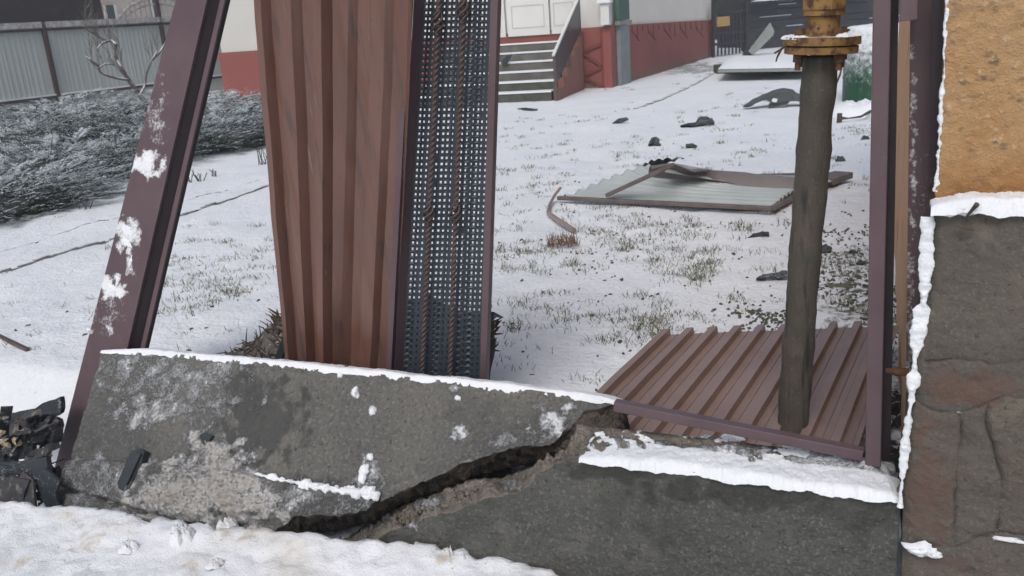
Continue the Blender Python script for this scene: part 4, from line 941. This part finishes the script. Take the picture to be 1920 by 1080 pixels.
# junipers
def juniper_mesh(seed, nplume=2600):
    random.seed(seed); V = []; Fc = []
    arcs = [(rnd(0, 6.283), rnd(.95, 1.42), rnd(.12, .62)) for _ in range(46)]
    for i in range(nplume):
        th = rnd(0, 2*math.pi); ph = math.acos(rnd(0, 1)); ph = max(ph, .0)
        d0 = Vector((math.sin(ph)*math.cos(th), math.sin(ph)*math.sin(th), math.cos(ph)*.42))
        k = 1+.45*fb(d0*1.0, seed, 2.6); base = d0*rnd(.78, 1.02)*k*(1+.22*fb(d0, seed, 7))
        if i % 3 == 0:
            az, rr_, zz_ = arcs[(i//3) % 46]; f_ = rnd(.45, 1.0); base = Vector((math.cos(az+.25*f_)*rr_*f_, math.sin(az+.25*f_)*rr_*f_, zz_*math.sin(f_*2.2)))+Vector((rnd(-.05, .05), rnd(-.05, .05), rnd(-.03, .03))); d0 = Vector((math.cos(az+.3), math.sin(az+.3), .2))
        out = Vector((d0.x+rnd(-.3, .3), d0.y+rnd(-.3, .3), -.02+.28*random.random())).normalized(); L = rnd(.07, .22)
        sd = out.cross(Z).normalized(); prev = base
        nseg = 3
        for s in range(nseg+3):
            f = s/(nseg+2); p = base+out*L*f+Z*(.05*f*f*L*2+.015*math.sin(f*3))
            ll = L*.34*(1-f*.75)
            for sg in (-1, 1):
                dd = (out*.9+sd*sg*rnd(.5, .9)+Z*rnd(-.1, .5)).normalized()*ll; w_ = dd.cross(Z).normalized()*.0062+Z*rnd(-.003, .003); i0 = len(V)
                V += [p-w_, p+w_, p+dd*.6+w_*.8, p+dd*.6-w_*.8, p+dd]; Fc += [(i0, i0+1, i0+2, i0+3), (i0+3, i0+2, i0+4)]
    me = bpy.data.meshes.new('foliage'); me.from_pydata([tuple(v) for v in V], [], Fc); me.materials.append(M['jun']); 
    mb = MB(); mb.grid(lambda u, v: Vector((math.cos(u*2*math.pi)*math.sin(v*math.pi/2), math.sin(u*2*math.pi)*math.sin(v*math.pi/2), math.cos(v*math.pi/2)*.40-.02))*((.82)*(1+.42*fb((math.cos(u*6.28)*math.sin(v*1.57), math.sin(u*6.28)*math.sin(v*1.57), math.cos(v*1.57)*.42), seed, 2.6)+.06*fb((u*9, v*9, 0), seed, 4))), 48, 20)
    m2 = bpy.data.meshes.new('inner_branches'); m2.from_pydata([tuple(v) for v in mb.v], [], mb.f); m2.materials.append(M['jund']); m2.polygons.foreach_set('use_smooth', [True]*len(mb.f))
    return me, m2
JM = [juniper_mesh(k) for k in (3, 11, 23)]; random.seed(99)
jl = [((-20, 392), 1.10, .95, 'spreading frosted juniper at the left edge, nearest the path'), ((110, 335), 1.15, 1.0, 'frosted juniper mound next to the leftmost one'), ((225, 305), 1.15, 1.05, 'frosted juniper mound directly left of the leaning post'),
      ((30, 295), 1.5, 1.0, 'back juniper mound behind the leftmost one'), ((170, 262), 1.6, 1.0, 'tall back juniper mound below the fence rail'), ((300, 262), 1.5, 1.0, 'juniper mound seen behind the leaning post'),
      ((400, 272), 1.35, .9, 'dark juniper mound just right of the leaning post'), ((478, 248), 1.3, .85, 'juniper mound against the bent brown sheet'), ((400, 226), 1.8, .8, 'rear juniper mound in front of the red house plinth'), ((90,250),1.8,.9,'rearmost juniper mound before the fence plinth')]
for i, (px, sc_, hz, lb) in enumerate(jl):
    p = G(*px); t = thing('juniper_shrub', lb, 'shrub', p-Z*.04, 'junipers in the bed along the fence'); a, b = JM[i % 3]
    for nm, me in (('foliage', a), ('inner_branches', b)):
        o = bpy.data.objects.new(nm, me); C.objects.link(o); o.parent = t
    t.scale = (sc_, sc_, sc_*hz*.66); t.rotation_euler = (0, 0, rnd(0, 6.28))
# ================================================================ grey sheet fence at the far left
FA, FB_ = G(0, 247), G(410, 186); FD = (FB_-FA).normalized(); FN = Vector((FD.y, -FD.x, 0)); FN = FN if FN.dot(-FA) > 0 else -FN
def fh(x, y, o=0.0): return hit(x, y, FA+FN*o, FN)
def fpos(x, y): q = fh(x, y)-FA; return q.dot(FD), q.z
fen = thing('sheet_metal_fence', 'grey profiled sheet fence with dark brown posts behind the junipers', 'fence', FA)
f0, zb = fpos(115, 211); f1, zt = fpos(75, 46); fl0 = fpos(295, 10)[0]; fl1 = fpos(310, 100)[0]
pos0 = (f0+f1)/2; pos1 = fpos(303, 70)[0]; span = pos1-pos0; end = fpos(425, 150)[0]; zt = fpos(75, 47)[1]; zb = fpos(108, 210)[1]
print('fence', pos0, pos1, end, zt, zb)
posts = [pos0-span*2, pos0-span, pos0, pos1, pos1+span]
def fp(a, z, o=0.0): return FA+FD*a+FN*o+Z*z
for a, b in zip(posts, posts[1:]):
    b2 = min(b, pos1+span*1.2); mb = MB(); n_ = int((b2-a)/.04)
    def pan(u, v, a=a, b2=b2): 
        k = u*(b2-a); return fp(a+k, lerp(zb, zt, v), .008*(1 if (k/.11 % 1) < .3 else 0))
    mb.grid(pan, n_, 1); mb.build('sheet_panel', M['fence'], fen)
for a in posts:
    mb = MB(); mb.bar(fp(a, zb-.25, .05), fp(a, zt+.06+(1.0 if a == pos1 else 0), .05), .09, .06, FD); mb.build('post', M['fence_post'], fen)
mb = MB(); z1 = fpos(50, 188)[1]
mb.bar(fp(posts[0], z1, .04), fp(posts[-1], z1, .04), .05, .06, FN); mb.build('lower_rail', M['fence_post'], fen)
mb = MB(); mb.bar(fp(posts[0], z1+.045, .045), fp(posts[-1], z1+.045, .045), .05, .03, FN); mb.build('rail_snow', M['snow'], fen)
mb = MB(); mb.bar(fp(posts[0], zt-.10, .035), fp(posts[-1], zt-.10, .035), .05, .04, FN); mb.build('upper_rail', M['fence_post'], fen)
mb = MB(); mb.bar(fp(posts[0], zt, .03), fp(posts[-1], zt, .03), .10, .12, FN); mb.build('top_cap', M['fence_snowy'], fen)
mb = MB(); mb.bar(fp(posts[0], zb-.22, 0), fp(posts[-1], zb-.22, 0), .22, .36, FN); mb.build('concrete_footing', M['conc'], fen)
mb = MB(); mb.bar(fp(posts[0], zb-.02, .04), fp(posts[-1], zb-.02, .04), .16, .035, FN); mb.build('footing_snow', M['snow'], fen)
# neighbour's building, arched gate
nb = thing('dark_roofed_shed', 'neighbour shed with a dark brown sheet front rising behind the grey fence', 'shed', fp(pos0-3, 0, -1.5))
P_ = FA-FN*1.5
x0_ = (hit(192, 20, P_, FN)-FA).dot(FD); xm = (hit(-400, 20, P_, FN)-FA).dot(FD)
mb = MB(); mb.box(FA+FD*((x0_+xm)/2)-FN*3+Z*2.2, FD*(x0_-xm)/2, FN*1.5, Z*2.2); mb.build('sheet_wall', M['roof'], nb)
mb = MB(); mb.box(FA+FD*((x0_+xm)/2)-FN*2.8+Z*4.45, FD*((x0_-xm)/2+.2), FN*2.0, Z*.05); mb.build('roof', M['roof'], nb)
cw = thing('cream_house', 'cream walled house far behind the arched gate', 'house', fp(10, 0, -9))
Q = FA-FN*9
def qh(x, y): return hit(x, y, Q, FN)
a = (qh(150, 20)-Q).dot(FD); b = (qh(520, 20)-Q).dot(FD)
mb = MB(); mb.box(Q+FD*(a+b)/2-FN*2+Z*2.5, FD*(b-a)/2, FN*2, Z*2.5); mb.build('wall', M['cream'], cw)
mb = MB(); mb.box(Q+FD*(a+b)/2-FN*2+Z*5.1, FD*((b-a)/2+.3), FN*2.3, Z*.1); mb.build('roof', M['roof'], cw)
for (xa, ya, xb_, yb_) in ((192, 10, 222, 60), (272, -40, 300, 40)):
    c1, c2 = qh(xa, ya), qh(xb_, yb_); mb = MB(); mb.box((c1+c2)/2+FN*.02, FD*abs((c2-c1).dot(FD))/2, FN*.04, Z*abs(c1.z-c2.z)/2); wn = mb.build('window', M['glass'], cw)
    mb = MB()
    for q in (c1, c2): mb.bar(Vector((q.x, q.y, c1.z))+FN*.08, Vector((q.x, q.y, c2.z))+FN*.08, .08, .05, FD)
    mb.build('frame', M['white_wall'], wn)
ag = thing('arched_gate', 'pale arched bar gate behind the grey fence, left of the leaning post', 'gate', fp(pos1, 0, -.6))
AP = FA-FN*.6
def ah(x, y): return hit(x, y, AP, FN)
arc = [ah(x, y) for x, y in ((224, 32), (235, 18), (250, 8), (268, 1), (290, -4), (315, -2), (345, 5), (380, 20))]
arc2 = [ah(x, y) for x, y in ((230, 38), (245, 24), (262, 14), (285, 8), (310, 8), (335, 14), (370, 28))]
mb = MB(); mb.tube([poly_at(arc, i/24) for i in range(25)], .025, 6); mb.tube([poly_at(arc2, i/24) for i in range(25)], .02, 6); mb.build('arch', M['fence_snowy'], ag)
for i in range(17):
    p = poly_at(arc, (i+.5)/17); mb = MB(); mb.tube([p+Z*.12, Vector((p.x, p.y, .1))], .014, 5); mb.build('bar', M['fence_snowy'], ag)
# bare sapling before the fence
sap = thing('bare_sapling', 'bare crooked sapling with snow on its limbs in front of the fence', 'tree', FA+FN*.7)
SP = FA+FN*.9
def sh_(x, y): return hit(x, y, SP+FN*rnd(-.2, .2), FN)
mb = MB(); main = [sh_(x, y) for x, y in ((278, 200), (265, 183), (252, 165), (240, 148), (228, 130), (219, 112), (216, 98), (218, 85), (212, 78), (200, 77))]
mb.tube([poly_at(main, i/30) for i in range(31)], [.06-.0015*i for i in range(31)], 7, jit=.02)
limbs = [[(243, 150), (220, 147), (200, 142), (188, 136), (185, 128), (195, 121), (215, 120)], [(200, 77), (180, 65), (160, 55)], [(262, 180), (272, 160), (274, 140), (285, 112), (295, 95)], [(218, 85), (208, 75), (190, 82), (182, 92)], [(285, 112), (300, 98), (310, 80)], [(185, 124), (170, 112), (160, 105)]]
for L in limbs: q = [sh_(*p) for p in L]; mb.tube([poly_at(q, i/12) for i in range(13)], [.035-.002*i for i in range(13)], 6)
mb.build('trunk', M['bark'], sap, smooth=True)
mb = MB()
def sprout(p, d, L, r, lv):
    pts = [p]
    for i in range(4): d = (d+Vector((rnd(-.25, .25), rnd(-.1, .1), rnd(-.05, .25)))).normalized(); pts.append(pts[-1]+d*L/4)
    mb.tube(pts, [r*(1-.18*i) for i in range(5)], 4, cap=False)
    if lv: 
        for q in pts[1:]:
            for _ in range(2): sprout(q, (d+FD*rnd(-.9, .9)+Z*rnd(-.2, .5)).normalized(), L*.55, r*.6, lv-1)
for x, y in ((200, 77), (180, 65), (190, 82), (182, 95), (188, 136), (172, 112), (216, 98), (208, 76), (195, 121), (160, 55), (285, 112), (295, 95), (215, 118), (240, 148), (228, 128)):
    for _ in range(2): sprout(sh_(x, y), (FD*rnd(-.6, .6)+Z*rnd(.3, 1)).normalized(), rnd(.3, .6), .008, 1)
tag(mb.build('twigs', M['bark'], sap), kind='stuff')
# ================================================================ white house with red plinth
HA, HB = G(435, 197), G(1140, 163); HD = (HB-HA).normalized(); HN = Vector((HD.y, -HD.x, 0)); HN = HN if HN.dot(-HA) > 0 else -HN
ho = thing('white_house', 'white house with a dull red plinth, door steps and side wing', 'house', HA)
def hh(x, y, o=0.0): return hit(x, y, HA+HN*o, HN)
def hx(x, y, o=0.0): q = hh(x, y, o)-HA; return q.dot(HD), q.z
def hw(a, z, o=0.0): return HA+HD*a+HN*o+Z*z
hl = 0.0; hr = hx(1150, 150)[0]; zp = hx(1100, 52)[1]; print('house', hr, zp)
mb = MB(); mb.grid(lambda u, v: hw(lerp(hl-.05, hr, u), lerp(zp, 4.5, v), 0), 4, 2)
mb.grid(lambda u, v: hw(hl-.05, lerp(zp, 4.5, v), -9*u), 2, 2)
mb.build('front_wall', M['white_wall'], ho)
mb = MB(); mb.grid(lambda u, v: hw(lerp(hl-.1, hr+.0, u), lerp(-.1, zp, v), .06), 4, 8); mb.grid(lambda u, v: hw(lerp(hl-.1, hr, u), zp, .06*v), 4, 1); mb.grid(lambda u, v: hw(hl-.1, lerp(-.1, zp, v), .06-9*u), 4, 4)
mb.build('front_plinth', M['red'], ho, attrs={'dirt': lambda v: max(0, .9-v.z*2.6)})
# side wing going back to the right
SA, SB = hw(hr, 0, .06), G(1337, 106); SD = (SB-SA); SL = SD.length; SD.normalize(); SNn = Vector((SD.y, -SD.x, 0)); SNn = SNn if SNn.dot(Vector((1, -1, 0))) > 0 else -SNn
zw1 = hit(1330, 38, SA, SNn).z; zw0 = hit(1180, 44, SA, SNn).z; print('wing', SL, zw0, zw1)
def sw(a, z, o=0.0): return SA+SD*a+SNn*o+Z*z
M['white_wall2'] = mat('wing_render', (.72, .685, .63), (.66, .63, .58), .9, .8)
mb = MB(); mb.grid(lambda u, v: sw(SL*u, lerp(lerp(zw0, zw1, u), 4.5, v), -.05), 2, 2); mb.grid(lambda u, v: sw(SL, lerp(0, 4.5, v), -.05)-SNn*5*u, 2, 2)
mb.build('wing_wall', M['white_wall2'], ho)
mb = MB(); mb.grid(lambda u, v: sw(SL*u, lerp(-.1, lerp(zw0, zw1, u), v), 0), 30, 10); mb.grid(lambda u, v: sw(SL*u, lerp(zw0, zw1, u), -.05*v), 10, 1); mb.grid(lambda u, v: sw(SL, lerp(-.1, zw1, v), 0)-SNn*5*u, 2, 2)
mb.build('wing_plinth', M['red'], ho, attrs={'dirt': lambda v: max(0, 1.0-v.z*2.6)})
mb = MB()
for i in range(15):
    x = lerp(1185, 1325, i/14); y0 = lerp(48, 40, i/14)
    mb.bar(hit(x, y0, SA+SNn*.01, SNn), hit(x+1, y0+rnd(8, 32), SA+SNn*.01, SNn), .03, .012, SD)
    if i % 3 == 0: mb.bar(hit(x, y0+8, SA+SNn*.012, SNn), hit(x+14, y0+28, SA+SNn*.012, SNn), .03, .01, SD)
build_each(mb, 'relief_line', M['redline'], ho)
# X pattern panel, corner pilaster
mb = MB()
for a, b in (((1092, 60), (1090, 168)), ((1127, 52), (1131, 164)), ((1090, 98), (1129, 82)), ((1090, 98), (1130, 125)), ((1130, 125), (1091, 145)), ((1091, 145), (1131, 163))):
    mb.bar(hh(*a, .09), hh(*b, .09), .05, .03, HD if abs(a[0]-b[0]) < 6 else Z)
build_each(mb, 'cross_trim', M['redline'], ho)
mb = MB(); a0_ = hx(1133, 100)[0]; mb.box(hw((a0_+hr)/2, zp/2-.02, .08), HD*(hr-a0_)/2, HN*.04, Z*(zp/2+.02)); mb.build('corner_pilaster', M['red'], ho, attrs={'dirt': lambda v: .1})
mb = MB(); zc = hx(1142, 46)[1]; mb.box(hw((a0_+hr)/2, (zc+hx(1142, 5)[1])/2, .14), HD*(hr-a0_)/2, HN*.10, Z*(hx(1142, 5)[1]-zc)/2); mb.build('meter_box', M['door'], ho)
mb = MB(); mb.box(hw((a0_+hr)/2, hx(1142, 4)[1]+.02, .16), HD*((hr-a0_)/2+.05), HN*.14, Z*.03); mb.build('box_snow', M['snow'], ho)
g0 = (hit(1154, 80, SA, SNn)-SA).dot(SD); g1 = (hit(1174, 80, SA, SNn)-SA).dot(SD); zg = hit(1164, 43, SA+SNn*.06, SNn).z
mb = MB(); mb.box(sw((g0+g1)/2, (zg-.05)/2, .05), SD*(g1-g0)/2*.9, SNn*.04, Z*(zg-.05)/2); mb.build('grey_board', M['greypipe'], ho)
mb = MB(); mb.box(sw((g0+g1)/2, (zg+4.2)/2+.05, .05), SD*(g1-g0)/2, SNn*.04, Z*(4.2-zg)/2); mb.build('green_board', M['greenpipe'], ho)
mb = MB(); mb.box(sw((g0+g1)/2, zg, .07), SD*((g1-g0)/2+.06), SNn*.05, Z*.04); mb.build('board_cap', M['conc'], ho)
mb = MB(); mb.box(hw((hl+hr)/2, 4.6, -3), HD*((hr-hl)/2+.4), HN*3.6, Z*.08); mb.build('roof', M['roof'], ho)
# doors
zd = hx(1000, 66)[1]; dl = hx(900, 60)[0]; dm = hx(1035, 60)[0]; dr_ = hx(1086, 60)[0]
for (a, b) in ((hx(953, 30)[0], dm-.02), (dm+.02, dr_-.02)):
    mb = MB(); mb.box(hw((a+b)/2, zd+1.05, .06), HD*(b-a)/2, HN*.04, Z*1.05); d_ = mb.build('door', M['door'], ho)
    w_ = (b-a)
    mb = MB()
    for z0, z1_ in ((zd+.16, zd+.58),):
        for za in (z0, z1_): mb.bar(hw(a+w_*.12, za, .103), hw(b-w_*.12, za, .103), .02, .012, Z)
        for q in (a+w_*.12, b-w_*.12): mb.bar(hw(q, z0, .103), hw(q, z1_, .103), .02, .012, HD)
    mb.build('door_moulding', M['groove'], d_)
    for q in (.14, .62):
        mb = MB(); mb.box(hw(a+w_*(q+.12), zd+1.2, .10), HD*w_*.12, HN*.012, Z*.42); mb.build('door_pane', M['glass'], d_)
mb = MB(); mb.box(hw(hx(948, 30)[0]-.35, zd+1.05, .05), HD*.35, HN*.03, Z*1.05); mb.build('door_frame', M['door'], ho)
# steps
nst = 6; zs = zd-.14; depth = .30; xl0 = hx(860, 150)[0]; 
st0 = G(945, 193); run = (st0-HA).dot(HN); xr_ = (G(1037, 188)-HA).dot(HD); print('steps run', run, 'zs', zs, 'zd', zd)
dpt = (run-.06)/nst*.92; rise = zs/nst
stp = MB()
for i in range(nst):
    z1_ = rise*(i+1); o1 = run-dpt*i
    stp = MB(); stp.box(hw((xl0+xr_)/2, z1_-rise/2, (o1+.05)/2), HD*(xr_-xl0)/2, HN*(o1-.05)/2, Z*rise/2); s_ = stp.build('step', M['step'] if i > 1 else M['stepdark'], ho)
    stp = MB(); stp.box(hw((xl0+xr_)/2, z1_+.005, o1-dpt/2+.02), HD*((xr_-xl0)/2), HN*dpt/2, Z*.010); stp.build('step_snow', M['snow'], s_)
# stair side wall and railing
def sx(x, y): return hit(x, y, hw(xr_+.05, 0, 0), HD)
mb = MB()
for i in range(nst):
    o1 = run-dpt*i; mb.box(hw(xr_+.09, (rise*(i+1)+.04)/2, o1-dpt/2), HD*.05, HN*(dpt/2+.001*i), Z*(rise*(i+1)+.04)/2)
mb.build('stair_side', M['red'], ho, attrs={'dirt': lambda v: .6})
ra_ = thing('stair_railing', 'dark panelled stair railing with a snow white handrail', 'railing', hw(xr_, 0, run))
def rl(f, z): return hw(xr_+.10, z, lerp(run+.05, .25, f))
slope = lambda f: lerp(.80, 1.95, f)
z_r0 = hit(1030, 104, rl(0, 0), HN).z; z_r1 = 2.1
mb = MB(); mb.bar(rl(-.03, z_r0), rl(1, z_r0+zs), .045, .035, HD); mb.build('handrail', M['door'], ra_)
mb = MB(); a_, b__, c_, d__ = rl(0, z_r0-.04), rl(1, z_r0+zs-.04), rl(1, z_r0+zs-.62), rl(0, z_r0-.5)
solid_poly(mb, [a_, b__, c_, d__], HD*.02); mb.build('panel', M['railpanel'], ra_)
for f in (0, .5, 1):
    mb = MB(); mb.bar(rl(f, 0), rl(f, z_r0+zs*f), .05, .05, HD); mb.build('rail_post', M['iron'], ra_)
mb = MB(); mb.bar(rl(0, .35), rl(.5, zs*.5+.45), .02, .02, HD); mb.bar(rl(.5, zs*.5+.2), rl(1, zs+.35), .02, .02, HD); build_each(mb, 'lower_rod', M['snow'], ra_)
P_, n_f = face(950, 140); Pq = hw(hx(950, 110)[0], .6, run-dpt*3); 
mb = MB(); solid_poly(mb, densify([hit(x, y, Pq, HN) for x, y in ((940, 119), (946, 110), (955, 103), (961, 101), (958, 110), (950, 120))], 2, .01), HN*.08); single(mb, 'dark_rag', M['plastic'], 'dark scrap lying on the house steps beside the gate leaf', 'debris', attrs={'frost': lambda v: .1})
# ================================================================ far right background
yg = thing('yard_gate', 'black bar gate in the gap right of the white house', 'gate', G(1365, 106))
YA, YB = G(1337, 108), G(1398, 100); YD = (YB-YA).normalized(); YN = Vector((YD.y, -YD.x, 0)); YN = YN if YN.dot(-YA) > 0 else -YN; YL = (YB-YA).length
for i in range(9):
    p = YA+YD*YL*(i+.3)/9; mb = MB(); mb.bar(p+Z*.03, p+Z*1.25, .045, .03, YD); mb.build('bar', M['black'], yg)
mb = MB()
for z in (.35, .62, 1.2): mb.bar(YA+Z*z, YB+Z*z, .07, .04, Z)
build_each(mb, 'rail', M['black'], yg)
mb = MB(); mb.bar(YB, YB+Z*3.2, .1, .1, YD); mb.bar(YA+Z*.0, YA+Z*1.3, .06, .06, YD); mb.build('gate_post', M['black'], yg)
mb = MB()
for i in range(3): mb.box(YA+YD*YL*(.14+.12*i)+Z*.95+YN*.05, YD*.09, YN*.02, Z*.13)
build_each(mb, 'ochre_plate', mat('ochre', (.42, .27, .10), None, .7), yg)
# dark board barn
BA, BB = G(1392, 96), G(1700, 62); BD = (BB-BA).normalized(); BN = Vector((BD.y, -BD.x, 0)); BN = BN if BN.dot(-BA) > 0 else -BN
BA2 = BA-BD*.0; BL = 16
barn = thing('dark_board_shed', 'long dark boarded shed with snow lines at the back of the yard', 'shed', BA)
mb = MB(); zz = 0; i = 0
while zz < 3.6:
    h = .28+.08*math.sin(i*2.3); mb.box(BA+BD*BL/2-BN*(.04*zz)+Z*(zz+h/2), BD*BL/2, BN*.06, Z*h/2*.93); zz += h; i += 1
mb.build('board_wall', M['boards'], barn)
mb = MB(); mb.box(BA+BD*(BL/2+1.6)-BN*1.5+Z*1.8, BD*BL/2, BN*1.2, Z*1.8); mb.build('core', M['black'], barn)
mb = MB()
for i in range(17):
    a = rnd(0, 9); l = rnd(.3, 1.6); z = [.30, .62, .95, 1.28, 1.9, 2.2, 2.6][i % 7]; mb.bar(BA+BD*a+BN*(.07-.04*z)+Z*z, BA+BD*(a+l)+BN*(.07-.04*z)+Z*z, .05, .022, BN)
build_each(mb, 'snow_line', M['snow'], barn)
mb = MB(); c = BA+BD*2.6+BN*.3+Z*1.42; [lump(mb, c+BD*rnd(-2.3, 2.3)+BN*rnd(-.1, .1), Z, BD, rnd(.3, .7), rnd(.1, .25), rnd(.03, .07), seed=i*2.2, irr=.5) for i in range(14)]; mb.build('snowy_lip', M['snow'], barn, smooth=True)
mb = MB(); mb.box(c-Z*.03, BD*2.9, BN*.32, Z*.03); mb.build('ledge', M['boards'], barn)
# far trees behind the gate
tr = thing('far_bare_tree', 'dark bare tree behind the black yard gate', 'tree', G(1362, 75)); base = G(1362, 78); mb = MB(); FDs = FD; 
mb.tube([base, base+Z*1.5, base+Z*3], [.14, .11, .07], 7); mb.build('trunk', M['bark'], tr); mb = MB()
for i in range(40): sprout(base+Z*rnd(.6, 2.6), (FD*rnd(-1, 1)+Z*rnd(.1, 1)).normalized(), rnd(.6, 1.3), .02, 2)
tag(mb.build('crown', M['bark'], tr), kind='stuff')
mb = MB(); c = G(1300, 60); mb.grid(lambda u, v: Vector((lerp(4, 16, u), 38+2*fb((u*6, v, 0), 2, 1), lerp(-.2, 4.8, v)+fb((u*14, 0, 0), 1, 1)*.5*v)), 60, 12)
single(mb, 'far_hedge', M['jund'], 'dark far hedge closing the view behind the yard gate', 'hedge')
# leaning grey board panel
mb = MB(); P_, n_f = face(1420, 103); ol = [(1403, 96), (1444, 42), (1452, 58), (1450, 66), (1412, 104)]
solid_poly(mb, [hit(x, y, P_, n_f) for x, y in ol], n_f*.12); single(mb, 'grey_board_panel', M['greyboard'], 'pale grey board leaning against the dark boarded shed', 'board')
mb = MB(); solid_poly(mb, [hit(x, y, P_+n_f*.15, n_f) for x, y in ((1392, 104), (1400, 88), (1412, 90), (1415, 104))], n_f*.2); single(mb, 'black_sack', M['black'], 'black lump at the foot of the leaning grey board', 'sack')
# snow covered plank stack
pk = thing('plank_stack', 'low snow covered plank stack on blocks left of the gas pipe', 'plank stack', G(1420, 135))
a, b = G(1346, 131, .22), G(1530, 128, .22); a2, b2 = G(1362, 112, .22), G(1540, 108, .22); mb = MB()
solid_poly(mb, [a, b, b2, a2], -Z*.05); mb.build('planks', M['greyboard'], pk)
mb = MB(); mb.grid(lambda u, v: a.lerp(b, u).lerp(a2.lerp(b2, u), v)+Z*(.01+.09*min(1, v*6, u*12, (1-v)*6)*(1+.3*fb(a.lerp(b, u), 2, 2))), 30, 10); mb.build('snow_cover', M['snow'], pk, smooth=True)
for i, x in enumerate((1353, 1375, 1460, 1500)):
    p = G(x, 136, .0); mb = MB(); mb.box(p+Z*.08, Vector((.13, 0, 0)), Vector((0, .2, 0)), Z*.09); mb.build('block', M['stepdark'], pk)
# green barrel with frost and snow mound
P_, n_f = face(1640, 192); sd = Vector((n_f.y, -n_f.x, 0)); rad = (hit(1640, 150, P_, n_f)-hit(1576, 150, P_, n_f)).length; hgt = hit(1620, 52, P_, n_f).z
gb = thing('green_barrel', 'dark green barrel caked with frost beside the frame upright', 'barrel', P_+n_f*rad)
mb = MB(); n_ = 48
prf = [(1, 0), (1, hgt*.3), (1.015, hgt*.31), (1.015, hgt*.33), (1, hgt*.34), (1, hgt*.66), (1.015, hgt*.67), (1.015, hgt*.69), (1, hgt*.7), (1, hgt*.98), (.97, hgt)]
c = P_+n_f*rad
full = []
for i in range(len(prf)-1):
    for k in range(6): full.append((lerp(prf[i][0], prf[i+1][0], k/6), lerp(prf[i][1], prf[i+1][1], k/6)))
full.append(prf[-1])
mb.grid(lambda u, v: c+Vector((math.cos(u*6.28319), math.sin(u*6.28319), 0))*rad*full[int(round(v*(len(full)-1)))][0]+Z*full[int(round(v*(len(full)-1)))][1], n_, len(full)-1)
mb.build('body', M['green'], gb, smooth=True, attrs={'frost': lambda v: .20+.80*max(0, v.z/hgt)})
mb = MB(); lump(mb, c+Z*(hgt-.01), Z, N, rad*.98, rad*.98, .035, irr=.02, ns=40); mb.build('snow_lid', M['snow'], gb, smooth=True)
mb = MB(); c = G(1612, 212); lump(mb, c-Z*.02, Z, N, .42, .3, .16, seed=4, irr=.15); single(mb, 'snow_mound', M['snow'], 'rounded snow mound at the foot of the green barrel', 'snow mound', smooth=True)
mb = MB(); p = [G(x, y, .05) for x, y in ((1574, 222), (1590, 222), (1615, 218), (1632, 208), (1640, 200))]; mb.tube(p, [.03, .015, .015, .02, .03], 6, jit=.02); mb.tube([p[0]-Z*.05, p[0]+Z*.06], .03, 6)
single(mb, 'fallen_branch', M['twig'], 'thin dark branch lying before the snow mound', 'branch')
# loose twigs behind the pipe by the barrel
mb = MB()
for a in (((1566, 160), (1575, 140), (1580, 120)), ((1566, 152), (1572, 145))): mb.tube([hit(x, y, P_-n_f*4, n_f) for x, y in a], [.012, .01, .006], 5) if len(a) == 3 else None
single(mb, 'hanging_twig', M['twig'], 'bent twig seen just right of the gas pipe by the barrel', 'twig')

# ================================================================ thin winter air
mb = MB(); mb.box(Vector((0, 34, 6.5)), Vector((70, 0, 0)), Vector((0, 66, 0)), Z*8.5)
hm = bpy.data.materials.new('haze'); hm.use_nodes = True; hn = hm.node_tree; hn.nodes.remove(hn.nodes['Principled BSDF'])
pv = hn.nodes.new('ShaderNodeVolumePrincipled'); pv.inputs['Color'].default_value = (.86, .92, .98, 1); pv.inputs['Density'].default_value = .004
hn.links.new(pv.outputs[0], hn.nodes['Material Output'].inputs['Volume'])
tag(mb.build('haze', hm), 'thin pale winter haze in the air over the yard', 'haze', kind='stuff')
